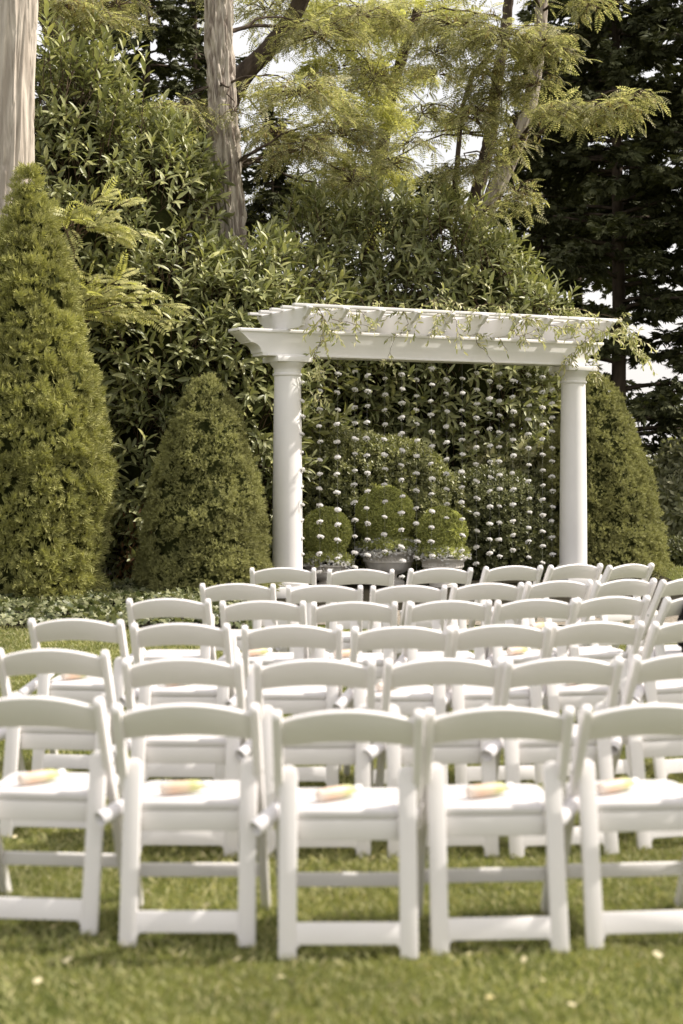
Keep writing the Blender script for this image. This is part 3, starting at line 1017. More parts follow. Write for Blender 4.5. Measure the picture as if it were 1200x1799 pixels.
def leafy_surface(acc, clumps, n, size, outward=.7, jit=.35, tm=SPRIG, inner=.85, layers=(1.0, .88), upb=.35, rough=.0):
    for q, k in enumerate(layers):
        P, Nn = clump_points([(*c[:3], c[3] * k, c[4] * k, c[5] * k) for c in clumps], n if q == 0 else n // 2, inner)
        if rough:
            P = P + Nn * (rough * (fbm(P * 4.0, 3) - .5) * 2)[:, None]
        D = unit(Nn * outward + UP * upb + R.normal(size=P.shape) * jit)
        scatter(acc, tm[0], tm[1], P, frames(D, rand_dirs(len(P))), size * R.uniform(.65, 1.25, len(P)))


def shrub(name, label, clumps, n, size, mat, cat='shrub', tm=SPRIG, core=.8, **kw):
    base = np.array([clumps[0][0], clumps[0][1], 0])
    t = empty(name, base, label=label, cat=cat)
    acc = Acc()
    leafy_surface(acc, clumps, n, size, tm=tm, **kw)
    acc.v = [v - base for v in acc.v]
    acc.obj('foliage', M[mat], t, kind='stuff')
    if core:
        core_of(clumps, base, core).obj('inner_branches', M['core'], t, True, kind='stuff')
    return t


# the rounded hedge behind the urns and the clipped dark block beside it
shrub('rounded_hedge', 'rounded light green hedge behind the three urns', [pxclump(620, 905, 19.3, 150, 135, .75), pxclump(520, 900, 19.3, 75, 110, .7), pxclump(735, 930, 19.4, 90, 110, .7), pxclump(600, 820, 19.4, 110, 58, .6), pxclump(680, 835, 19.4, 90, 60, .6)], 5600, .085, 'hedge', 'hedge', rough=.09, layers=(1.0, .9, .8))
hb = [pxclump(850, 940, 19.7, 105, 105, .7), pxclump(790, 940, 19.7, 70, 85, .65), pxclump(920, 945, 19.8, 55, 100, .6), pxclump(850, 880, 19.7, 90, 50, .65)]
shrub('clipped_hedge', 'dark clipped hedge block between the urns and the right column', hb, 4300, .075, 'hedge_dark', 'hedge', rough=.05, layers=(1.0, .9))
shrub('variegated_shrub', 'cream and green variegated shrub peeping over the clipped hedge', [pxclump(915, 830, 20.4, 45, 45, .4), pxclump(870, 815, 20.5, 40, 30, .35), pxclump(945, 870, 20.4, 28, 60, .3)], 420, .17, 'variegated', rough=.08)
shrub('grey_shrub', 'grey green leafy shrub at the right edge beyond the cone', [pxclump(1190, 890, 24, 65, 70, .9), pxclump(1150, 870, 24, 35, 50, .6), pxclump(1240, 860, 24, 70, 90, .9)], 1300, .19, 'greyleaf', rough=.10)
shrub('low_hedge', 'low dark hedge at the right edge above the grass strip', [pxclump(1195, 975, 21.8, 40, 24, .3), pxclump(1250, 975, 21.9, 50, 26, .3)], 900, .075, 'hedge_dark', 'hedge')


def cone_plant(name, label, cx, cy, height, radius, n, size, mat, tm, prof, lump=.13, lf=3.0, upb=.45, cat='shrub', flat=False, core=.84, per=9, tuft=.07):
    """Clipped conifer: shoots over a lumpy body of revolution, with a denser dark inside."""
    t = empty(name, (cx, cy, 0), label=label, cat=cat)
    acc = Acc()

    def rad(u, a, k):
        q = np.stack([np.cos(a) * radius * lf, np.sin(a) * radius * lf, u * height * lf * 1.25], 1)
        return radius * prof(u) * k * (1 + lump * 2 * (fbm(q, 3) - .5) * (prof(u) + .15) ** -.25)
    nc = n // per
    for k, m in ((1.0, nc), (.91, nc // 2)):
        u = R.uniform(0, 1, m * 3)
        ok = R.uniform(0, 1, m * 3) < np.clip(prof(u), .10, 1)
        u = u[ok][:m]
        a = R.uniform(0, 2 * math.pi, len(u))
        front = (np.sin(a) < .35) | (R.uniform(size=len(u)) < .5)
        u, a = u[front], a[front]
        r = rad(u, a, k) + R.normal(size=len(u)) * tuft * .28
        C = np.stack([np.cos(a) * r, np.sin(a) * r, u * height * (1 - .02 * (1 - k)) + .03], 1)
        e = 1e-2
        slope = (prof(np.clip(u + e, 0, 1)) - prof(np.clip(u - e, 0, 1))) / (2 * e) * radius / height
        Nn = unit(np.stack([np.cos(a), np.sin(a), -np.clip(slope, -2, 2)], 1))
        ts = tuft * R.uniform(.7, 1.35, len(u))
        for q in range(per):
            w = unit(Nn * .75 + UP * upb + rand_dirs(len(u)) * .95)
            P = C + w * (ts * R.uniform(.1, .75, len(u)))[:, None]
            P[:, 2] = np.maximum(P[:, 2], .02)
            D = unit(w + UP * .15 + R.normal(size=P.shape) * .25)
            upv = unit(np.cross(w, UP) + R.normal(size=P.shape) * .6) if flat else rand_dirs(len(P))
            scatter(acc, tm[0], tm[1], P, frames(D, upv), size * R.uniform(.65, 1.25, len(P)))
    acc.obj('foliage', M[mat], t, kind='stuff')
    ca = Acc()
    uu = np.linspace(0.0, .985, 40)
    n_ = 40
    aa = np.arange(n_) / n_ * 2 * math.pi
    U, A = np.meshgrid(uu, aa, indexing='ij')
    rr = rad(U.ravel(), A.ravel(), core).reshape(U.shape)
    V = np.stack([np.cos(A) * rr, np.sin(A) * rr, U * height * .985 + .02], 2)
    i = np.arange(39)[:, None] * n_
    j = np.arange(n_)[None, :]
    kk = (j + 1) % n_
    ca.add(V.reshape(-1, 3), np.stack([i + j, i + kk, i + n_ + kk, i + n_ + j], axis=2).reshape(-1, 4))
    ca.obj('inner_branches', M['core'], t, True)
    return t


def spruce_prof(u):
    u = np.clip(u, 0, 1)
    return np.clip(1 - u ** 1.85, 0, 1) ** .66 * np.where(u < .06, .94 + u, 1.0)


def pointed_prof(u):
    u = np.clip(u, 0, 1)
    return np.clip(1 - u ** 1.55, 0, 1) ** .74 * np.where(u < .06, .94 + u, 1.0)


def thuja_prof(u):
    u = np.clip(u, 0, 1)
    lo = .80 + .20 * np.clip(u / .30, 0, 1) ** .8
    hi = np.clip(1 - ((np.clip(u, .30, 1) - .30) / .70) ** 1.15, 0, 1) ** .90
    return np.where(u < .30, lo, hi * .96 + .04)


c = W(362, 1055, 16.3)
cone_plant('clipped_spruce', 'left conical dwarf spruce standing beside the arbor column', c[0], 16.3, 2.34, .65, 17000, .047, 'spruce', NEED, spruce_prof, .27, 3.8, cat='conifer', tuft=.055)
c = W(1045, 1010, 20.0)
cone_plant('clipped_spruce', 'right conical dwarf spruce partly hidden by the right column', c[0], 20.0, 2.60, .90, 21000, .052, 'spruce', NEED, pointed_prof, .24, 3.3, cat='conifer', tuft=.06)
c = W(52, 1060, 15.9)
cone_plant('arborvitae', 'tall feathery arborvitae in front of the pale trunk', c[0], 15.9, 4.45, .77, 21000, .072, 'thuja', FAN, thuja_prof, .20, 3.4, .5, 'conifer', True, per=12, tuft=.085)
c = W(-105, 1055, 16.2)
cone_plant('arborvitae', 'second arborvitae cut by the left edge of the picture', c[0], 16.2, 3.6, .72, 9000, .075, 'thuja', FAN, thuja_prof, .20, 3.4, .5, 'conifer', True, per=12, tuft=.085)

# yellow green locust sapling leaning out in front of the laurel
ls = empty('locust_sapling', W(150, 1040, 17.6) * np.array([1, 1, 0]), label='yellow green locust sapling with feathery leaves in front of the laurel', cat='sapling')
base = np.array(ls.location)
ac = Acc()
stem = np.array([W(150, 1035, 17.8), W(140, 800, 17.7), W(125, 600, 17.6), W(130, 430, 17.6), W(150, 350, 17.5)])
stem[0][2] = 0
tube(ac, stem - base, [.03, .028, .022, .015, .006], 7)
tips = [(230, 350), (180, 345), (120, 380), (255, 415), (205, 420), (170, 395), (310, 540), (270, 520), (235, 500), (200, 555), (165, 490), (150, 560), (240, 560), (95, 390), (215, 480), (180, 520), (290, 565), (130, 520), (110, 460)]
young = Acc().add(*leaf_compound(9, .23, .115, .30)).mesh('leaf', M['locust_young'])
for q, (px, py) in enumerate(tips):
    tip = W(px, py, 17.35 + R.uniform(-.15, .15))
    root = stem[2 + (py < 470)] + np.array([0, 0, R.uniform(-.1, .25)])
    pts = curve(root, tip, .12, 7, .012)
    tube(ac, pts - base, np.linspace(.009, .003, 7), 4, False)
    for k in range(8):
        u = .40 + .085 * k
        b = pts[0] + 0
        b = np.array([np.interp(u, np.linspace(0, 1, 7), pts[:, m]) for m in range(3)])
        tv = unit(tip - root)
        sd = unit(np.cross(tv, UP)) * (1 if k % 2 else -1)
        d = unit(tv * .7 + sd * .75 + UP * R.uniform(-.25, .15) + R.normal(size=3) * .15)
        Rm = frames(d[None], (UP * .55 + np.array([0, -1.0, 0]) + R.normal(size=3) * .25)[None])[0]
        s = R.uniform(.22, .31)
        o = bpy.data.objects.new('leaf', young)
        COL.objects.link(o)
        o.parent = ls
        o.matrix_basis = Matrix([[*(Rm[r] * s), b[r] - base[r]] for r in range(3)] + [[0, 0, 0, 1]])
ac.obj('stem', M['twig'], ls, True)

# ivy over the bed at the left, a few dry leaves below the laurel
iv = Acc()
n = 8500
y = R.uniform(13.5, 17.2, n)
x = R.uniform(-5.0, -.75, n)
z = .05 + .16 * fbm(np.stack([x * 2, y * 2, x * 0], 1), 2) * np.clip((y - 13.45) * 2.2, .25, 1)
P = np.stack([x, y, z], 1)
D = unit(np.stack([R.normal(size=n) * .6, -R.uniform(.2, 1, n), R.normal(size=n) * .5], 1))
scatter(iv, IVY[0], IVY[1], P, frames(D, unit(UP + np.array([0, -.5, 0]) + R.normal(size=(n, 3)) * .4)), R.uniform(.045, .085, n))
tag(iv.obj('ivy', M['ivy'], kind='stuff'), 'ivy ground cover along the left edge of the lawn', 'ivy')
dl = Acc()
n = 130
P = np.stack([R.normal(-2.45, .12, n), R.uniform(17.6, 18.0, n), R.uniform(.1, 1.0, n)], 1)
scatter(dl, LANCE[0], LANCE[1], P, frames(unit(R.normal(size=(n, 3)) * .5 - UP), rand_dirs(n)), R.uniform(.05, .11, n))
tag(dl.obj('dry_foliage', M['dryleaf'], kind='stuff'), 'rust brown dead foliage hanging under the laurel by the left cone', 'dead leaves')

# ------------------------------------------------------------------ the arbor
A0 = np.array([-.59, 16.80])
A1 = np.array([2.79, 18.50])
AL = np.linalg.norm(A1 - A0)
ANG = math.atan2(A1[1] - A0[1], A1[0] - A0[0])
arb = empty('garden_arbor', (A0[0], A0[1], 0), ANG, label='white arbor of two round columns carrying a beam with rafters', cat='arbor')
# local axes: x along the beam, y backwards, z up
BT, BB, BH = 2.905, 2.615, .145


def ogee(x0, z0, sx, w, h):
    """A stepped double curve from the top tip (x0, z0) inwards and down; sx is the inward direction."""
    pts = [(0, 0), (0, -.10), (.05, -.11)]
    for t in np.linspace(0, 1, 8):
        pts.append((.05 + .38 * t, -.11 - .37 * (t ** .75) + .05 * math.sin(t * math.pi)))
    pts += [(.47, -.48), (.47, -.53)]
    for t in np.linspace(0, 1, 8):
        a = t * math.pi / 2
        pts.append((.49 + .40 * math.sin(a), -.53 - .36 * (1 - math.cos(a))))
    pts += [(.94, -.89), (.94, -1.0)]
    return [(x0 + sx * px * w, z0 + pz * h) for px, pz in pts]


lft = ogee(-.64, BT, 1, .30, BT - BB)
rgt = ogee(4.13, BT, -1, .30, BT - BB)
slab(lft + rgt[::-1], BH * 2, ((0, 0, 0), (1, 0, 0), (0, 0, 1), (0, -1, 0)), 'beam', M['paint'], arb, .004)
# a thin moulding along the top and bottom of both beam faces
for sy in (-1, 1):
    box('moulding', M['paint'], (1.745, sy * (BH + .009), BT - .022), (4.73, .018, .030), arb, .003)
    box('moulding', M['paint'], (1.745, sy * (BH + .006), BB + .012), (4.1, .012, .022), arb, .003)
rx = np.linspace(-.05, 3.87, 10)
RH, RT = .205, .045
for s in rx:
    f = ogee(-.70, BT + RH, 1, .22, RH - .02)
    g = ogee(.68, BT + RH, -1, .22, RH - .02)
    ol = f + [(-.45, BT + .001), (.45, BT + .001)] + g[::-1]
    slab(ol, RT, ((s, 0, 0), (0, 1, 0), (0, 0, 1), (1, 0, 0)), 'rafter', M['paint'], arb, .003)
for vy in np.linspace(-.60, .58, 5):
    box('slat', M['paint'], (1.91, vy, BT + RH + .017), (4.24, .07, .032), arb, .004)
for s in (0.0, AL):
    col = Acc()
    prof = [(0, 0.001)]
    z0 = .12
    prof = [(.165, .115), (.222, .118), (.236, .14), (.238, .155), (.230, .175), (.205, .19), (.200, .205), (.192, .215), (.180, .222)]
    H1, H2 = .23, 2.40
    for t in np.linspace(0, 1, 24):
        prof.append((.166 - .020 * t ** 1.6, H1 + (H2 - H1) * t))
    prof += [(.146, 2.402), (.158, 2.410), (.163, 2.422), (.158, 2.434), (.147, 2.440), (.147, 2.475), (.150, 2.482), (.160, 2.498), (.176, 2.518), (.190, 2.535), (.197, 2.552), (.120, 2.553)]
    lathe(col, prof, 56)
    o = col.obj('column', M['paint'], arb, True)
    o.location = (s, 0, 0)
    try:
        o.data.set_sharp_from_angle(angle=math.radians(50))
    except Exception:
        pass
    box('plinth', M['paint'], (s, 0, .0605), (.50, .50, .115), arb, .008)
    box('abacus', M['paint'], (s, 0, 2.5835), (.415, .415, .06), arb, .006)


def arb_pt(s, v, z):
    c_, s_ = math.cos(ANG), math.sin(ANG)
    return np.array([A0[0] + c_ * s - s_ * v, A0[1] + s_ * s + c_ * v, z])


# strings of white flowers under the beam
def blossom_mesh(seed):
    rg = np.random.default_rng(seed)
    a = Acc()
    rings, n = 5, 14
    V = []
    for r in range(rings):
        t = r / (rings - 1)
        for k in range(n):
            an = k / n * 2 * math.pi
            rad = math.sin(t * math.pi * .60) / math.sin(math.pi * .60) if t < .99 else .86
            ruf = 1 + (.16 * ((k % 2) - .5) + rg.uniform(-.07, .07)) * (t > .2)
            V.append((rad * ruf * math.cos(an), rad * ruf * math.sin(an), .62 - .78 * t ** 1.7 + rg.uniform(-.06, .06)))
    V = np.array(V)
    F_ = []
    for r in range(rings - 1):
        for k in range(n):
            F_.append((r * n + k, r * n + n + k, r * n + n + (k + 1) % n, r * n + (k + 1) % n))
    a.add(V, np.array(F_))
    for q in range(26):                      # ruffled petals standing out of the dome
        d = unit(rg.normal(size=3) * np.array([1, 1, .8]) + np.array([0, 0, .25]))
        p = unit(np.cross(d, rg.normal(size=3)))
        b = d * np.array([.62, .62, .38]) + np.array([0, 0, .02])
        a.add(np.array([b - p * .16, b + p * .16, b + d * .38 + p * .26 + rg.normal(size=3) * .05, b + d * .42 + rg.normal(size=3) * .05, b + d * .38 - p * .26]), np.array([[0, 1, 2, 3], [0, 3, 4, 4]])[:1])
        a.add(np.array([b - p * .16, b + d * .42, b + d * .38 - p * .26]), np.array([[0, 1, 2]]))
    return a.mesh('blossom', M['petal'], True)


BL = [blossom_mesh(k) for k in range(4)]
cal = Acc()
lathe(cal, [(.002, -.42), (.10, -.36), (.15, -.2), (.18, -.02)], 8)
CALM = cal.mesh('calyx', M['calyx'], True)
sx_px = [529, 562, 593, 623, 645, 676, 706, 732, 758, 785, 812, 837, 861, 877, 901, 929, 953, 970]
ordn = ['first', 'second', 'third', 'fourth', 'fifth', 'sixth', 'seventh', 'eighth', 'ninth', 'tenth', 'eleventh', 'twelfth', 'thirteenth', 'fourteenth', 'fifteenth', 'sixteenth', 'seventeenth', 'eighteenth']
for q, px in enumerate(sx_px):
    v = -.10 if q % 2 == 0 else .06
    # the place along the beam that lies behind this column of pixels
    k = (px - 600) / F
    c_, s_ = math.cos(ANG), math.sin(ANG)
    s = (k * (A0[1] + c_ * v) - A0[0] + s_ * v) / (c_ - k * s_)
    top = arb_pt(s, v, BB)
    g = empty('flower_string', top, label=f'hanging string of white flowers, {ordn[q]} from the left under the beam' if q else 'leftmost hanging string of white flowers, beside the left column', cat='flower string', group='strings of white flowers under the arbor beam')
    pxm = F / top[1]
    y = HZ - (BB - H) * pxm + random.uniform(12, 34)
    zs = []
    yend = random.uniform(985, 1035) if q < 9 else random.uniform(985, 1012)
    while y < yend:
        zs.append(H - (y - HZ) / pxm)
        y += random.uniform(24.5, 32) * 17.3 / top[1]
    th = Acc()
    tube(th, [(0, 0, 0), (0, 0, (zs[0] + zs[-1]) / 2 - BB), (0, 0, zs[-1] - BB)], .0005, 4)
    th.obj('thread', M['thread'], g)
    for z in zs:
        o = bpy.data.objects.new('blossom', random.choice(BL))
        COL.objects.link(o)
        o.parent = g
        o.location = (random.uniform(-.008, .008), random.uniform(-.006, .006), z - BB)
        o.rotation_euler = (random.uniform(-.4, .4), random.uniform(-.4, .4), random.uniform(0, 6.28))
        w = random.uniform(.031, .041)
        o.scale = (w, w, w)
        o2 = bpy.data.objects.new('calyx', CALM)
        COL.objects.link(o2)
        o2.parent = o

# vines draped over the arbor
VL = leaf_lance(.26, .05, .25)


def vine(label, strands, dens=40, size=(.05, .085)):
    first = arb_pt(*strands[0][0])
    base = np.array([first[0], first[1], first[2]])
    t = empty('climbing_vine', base, label=label, cat='vine', group='vines draped over the arbor')
    st, lv = Acc(), Acc()
    for sd in strands:
        ctrl = np.array([arb_pt(*p) for p in sd[:-1]]) if not isinstance(sd[-1], tuple) else np.array([arb_pt(*p) for p in sd])
        dd_ = sd[-1] if not isinstance(sd[-1], tuple) else dens
        seg = np.r_[0, np.cumsum(np.linalg.norm(np.diff(ctrl, axis=0), axis=1))]
        m = max(8, int(seg[-1] / .05))
        tt = np.linspace(0, seg[-1], m)
        P = np.stack([np.interp(tt, seg, ctrl[:, c]) for c in range(3)], 1)
        if m > 9:
            k = np.ones(5) / 5
            Pp = np.pad(P, ((2, 2), (0, 0)), mode='reflect', reflect_type='odd')
            P = np.stack([np.convolve(Pp[:, c], k, 'valid') for c in range(3)], 1)
        P[1:-1] += R.normal(size=(m - 2, 3)) * .012
        tube(st, P - base, np.linspace(.0035, .0016, m), 4, False)
        n = int(seg[-1] * dd_ * 2.0)
        # side shoots carry the leaves
        nsh = max(2, n // 9)
        for u in R.uniform(0, 1, nsh):
            b = np.array([np.interp(u, np.linspace(0, 1, m), P[:, c]) for c in range(3)])
            d = unit(R.normal(size=3) * np.array([1, 1, .6]) + np.array([0, -.3, -.35]))
            L = R.uniform(.07, .24)
            q = np.linspace(0, 1, 5)[:, None]
            pp = b + d * L * q + np.array([0, 0, -.5 * L]) * q ** 2
            tube(st, pp - base, np.linspace(.0025, .0012, 5), 3, False)
            ml = max(3, int(L / .018))
            w = np.linspace(.1, 1, ml)
            lb = np.stack([np.interp(w, q[:, 0], pp[:, c]) for c in range(3)], 1)
            ld = unit(d * .5 + R.normal(size=(ml, 3)) * .6 + np.array([0, -.1, -.55]))
            scatter(lv, VL[0], VL[1], lb - base, frames(ld, UP * .5 + np.array([0, -.6, 0]) + R.normal(size=(ml, 3)) * .5), R.uniform(*size, ml))
    st.obj('stem', M['twig'], t, True, kind='stuff')
    lv.obj('foliage', M['vine'], t, kind='stuff')
    return t


TOPZ = BT + RH + .045
FY = -BH - .03
vine('vine hanging down in front of the left column capital', [[(.05, -.45, TOPZ), (.12, -.62, TOPZ - .05), (.20, -.45, 2.80), (.22, FY - .05, 2.60), (.26, FY, 2.35), (.30, FY, 2.12), 75], [(.1, -.5, TOPZ), (.16, -.68, 2.9), (.18, FY - .1, 2.62), (.15, FY - .02, 2.45), 60], [(.22, FY - .03, 2.62), (.33, FY - .02, 2.5), (.36, FY, 2.25), 55]])
vine('thin vine trailing over the left rafter ends', [[(.15, -.55, TOPZ), (.6, -.3, TOPZ + .02), (.95, -.55, TOPZ), (1.3, -.45, TOPZ)], [(.5, -.62, TOPZ), (.62, -.72, 2.95), (.75, -.74, 2.86), 34], [(.2, -.7, 2.98), (.45, -.74, 2.92), (.7, -.76, 2.95), 40], [(1.1, -.6, TOPZ), (1.12, -.74, 2.98), (1.14, FY - .1, 2.80), (1.15, FY, 2.60), 26]])
vine('bushy vine clump standing up on the middle of the slats', [[(1.4, -.5, TOPZ), (1.65, -.4, TOPZ + .16), (1.9, -.55, TOPZ + .08), (2.05, -.6, TOPZ), 95], [(1.7, -.58, TOPZ + .05), (1.72, -.74, 3.0), (1.70, -.74, 2.86), 75], [(1.55, -.5, TOPZ + .1), (1.5, -.74, 2.98), (1.35, -.74, 2.9), 60], [(2.0, -.4, TOPZ), (2.3, -.5, TOPZ + .12), (2.6, -.5, TOPZ + .02), 60]])
vine('sprig of vine standing up at the back of the left slats', [[(1.1, .2, TOPZ), (1.0, .15, TOPZ + .13), (.92, .12, TOPZ + .26), 55], [(1.1, .2, TOPZ), (1.2, .25, TOPZ + .16), 50]])
vine('dense vine swags over the right rafter ends and beam end', [[(2.5, -.6, TOPZ), (2.9, -.72, 3.04), (3.2, -.74, 2.98), (3.5, -.74, 3.02), (3.8, -.74, 2.96), (4.05, -.72, 3.05), 150], [(2.4, -.74, 2.95), (2.55, -.74, 2.87), (2.8, -.74, 2.98), 70], [(3.1, -.5, TOPZ + .05), (3.4, -.55, TOPZ + .1), (3.8, -.4, TOPZ + .05), (4.15, -.55, TOPZ), 55], [(3.9, -.7, 3.05), (4.15, -.66, 2.98), (4.32, -.6, 2.82), (4.4, -.55, 2.66), 130], [(3.95, -.6, TOPZ), (4.25, -.5, 3.0), (4.38, -.45, 2.8), 80], [(3.55, -.72, 2.95), (3.6, FY - .15, 2.8), (3.55, FY - .02, 2.66), (3.5, FY, 2.5), 120]])
vine('loose vine trailing down the front of the beam', [[(2.25, FY - .02, 2.92), (2.3, FY - .02, 2.78), (2.5, FY, 2.70), (2.6, FY, 2.55), 40], [(2.6, FY - .02, 2.92), (2.72, FY - .02, 2.76), 45]])
vine('vine hanging beside the right column capital', [[(4.05, .1, 2.95), (4.08, -.05, 2.75), (4.06, -.1, 2.55), (4.08, -.08, 2.38), 75], [(4.0, .05, 2.7), (4.16, 0, 2.56), (4.2, 0, 2.46), 60]])

# ------------------------------------------------------------------ urns with clipped balls and white flowers
URN = [(.02, .0), (.58, .0), (.58, .10), (.50, .13), (.36, .17), (.30, .24), (.36, .30), (.60, .36), (.78, .48), (.84, .62), (.86, .66), (.90, .67), (.90, .71), (.86, .73), (.90, .82), (.98, .90), (1.05, .935), (1.06, .97), (1.02, 1.0), (.92, 1.0), (.86, .95), (.02, .93)]


def urn(label, px, Y, rimpx, rimy, ball_px, ball_py, ball_r, ball_label, fl_label, spill):
    c = W(px, 1000, Y)
    rim = rimpx / 2 / F * Y
    hgt = H - (rimy - HZ) / F * Y
    t = empty('stone_urn', (c[0], Y, 0), label=label, cat='urn', group='stone urns under the arbor')
    a = Acc()
    prof = [(r * rim * .95, z * hgt + .008) for r, z in URN]
    lathe(a, prof, 40, ripple=lambda rr, an, z: rr * (1 + .022 * np.cos(an * 12) * ((z > .36 * hgt) & (z < .62 * hgt))))
    o = a.obj('bowl', M['stone'], t, True)
    try:
        o.data.set_sharp_from_angle(angle=math.radians(45))
    except Exception:
        pass
    rg = Acc()
    tr = rim * .075
    th = np.linspace(0, 2 * math.pi, 11)
    tube(rg, np.stack([np.cos(th) * tr, 0 * th, np.sin(th) * tr], 1), tr * .28, 5, False)
    rm = rg.mesh('scroll', M['stone'], True)
    for an in range(18):
        aa = an / 18 * 2 * math.pi
        so_ = link(bpy.data.objects.new('scroll', rm), t)
        so_.location = (math.cos(aa) * rim * .835, math.sin(aa) * rim * .835, .775 * hgt)
        so_.rotation_euler = (0, 0, aa + math.pi / 2)
    # the clipped ball
    bc = W(ball_px, ball_py, Y)
    br = ball_r / F * Y
    b = empty('boxwood_ball', (bc[0], Y, hgt), label=ball_label, cat='topiary', group='clipped boxwood balls in the urns')
    acc = Acc()
    leafy_surface(acc, [(0, 0, bc[2] - hgt, br, br, br)], int(5200 * (br / .30) ** 2), .040, outward=.9, jit=.35, layers=(.96, .90, .84), upb=.15, rough=.022)
    acc.obj('foliage', M['box'], b, kind='stuff')
    core_of([(0, 0, bc[2] - hgt, br, br, br)], np.zeros(3), .80).obj('inner_branches', M['core'], b, True)
    st = Acc()
    tube(st, [(0, 0, -.04), (0, 0, bc[2] - hgt)], .02, 6)
    st.obj('stem', M['twig'], b)
    # alyssum spilling over the rim
    f = empty('alyssum_plant', (c[0], Y, hgt), label=fl_label, cat='flowers', group='white flowers spilling from the urns')
    lv, wf = Acc(), Acc()
    n = int(700 * rim / .3)
    an = R.uniform(0, 2 * math.pi, n)
    rr = rim * R.uniform(.40, 1.0, n)
    droop = np.clip((rr / rim - .9), 0, 1) * R.uniform(0, 1, n) * 1.0 * spill
    P = np.stack([np.cos(an) * rr, np.sin(an) * rr, .10 * (1 - (rr / rim) ** 2) + .05 * R.uniform(0, 1, n) - droop + .02], 1)
    D = unit(np.stack([np.cos(an), np.sin(an), R.uniform(-.1, 1.0, n)], 1) + R.normal(size=(n, 3)) * .3)
    scatter(lv, SPRIG[0], SPRIG[1], P, frames(D, rand_dirs(n)), R.uniform(.04, .075, n))
    lv.obj('foliage', M['alyssum'], f, kind='stuff')
    n = int(2300 * rim / .3)
    an = R.uniform(0, 2 * math.pi, n)
    rr = rim * R.uniform(.55, 1.14, n)
    droop = np.clip((rr / rim - .9), 0, 1) * R.uniform(0, 1, n) * 1.0 * spill
    P = np.stack([np.cos(an) * rr, np.sin(an) * rr, .10 * (1 - (rr / rim) ** 2).clip(-.3) + R.uniform(.03, .10, n) - droop], 1)
    keep = R.uniform(size=n) < np.clip(fbm(P * 9, 2) * 2.4 - .6, 0, 1)
    P = P[keep]
    n = len(P)
    cross = np.array([(-.5, -.18, 0), (.5, -.18, 0), (.5, .18, .1), (-.5, .18, .1), (-.18, -.5, .02), (.18, -.5, .02), (.18, .5, .08), (-.18, .5, .08)])
    scatter(wf, cross, np.array([[0, 1, 2, 3], [4, 5, 6, 7]]), P, frames(rand_dirs(n), unit(UP + np.array([0, -.8, 0]) + R.normal(size=(n, 3)) * .3)), R.uniform(.024, .038, n))
    wf.obj('blossoms', M['petal'], f, kind='stuff')


urn('wide low stone urn beside the left column', 573, 17.9, 84, 992, 574, 936, 39, 'small clipped ball in the urn beside the left column', 'white flowers in the urn beside the left column', .35)
urn('large stone urn in the middle under the biggest ball', 682, 18.3, 104, 968, 676, 905, 47, 'largest clipped ball, in the middle urn', 'white flowers spilling thickly over the middle urn', .45)
urn('shallow rimmed stone urn right of the large one', 778, 18.0, 86, 980, 776, 936, 40, 'clipped ball in the urn right of the middle one', 'sparse white flowers in the urn right of the middle one', .12)

# ------------------------------------------------------------------ folding chairs
TOPY, TOPH, FRY = -.26, .750, .165


def stile_y(z):
    return TOPY + (FRY - TOPY) * (TOPH - z) / TOPH


def round_bar(L, w, r=1.0, n=7):
    """Outline of a bar of length L along +x, width w, with a round far end."""
    h = w / 2
    pts = [(0, -h), (L - h, -h)]
    for t in np.linspace(-math.pi / 2, math.pi / 2, n)[1:-1]:
        pts.append((L - h + math.cos(t) * h, math.sin(t) * h))
    pts += [(L - h, h), (0, h)]
    return pts


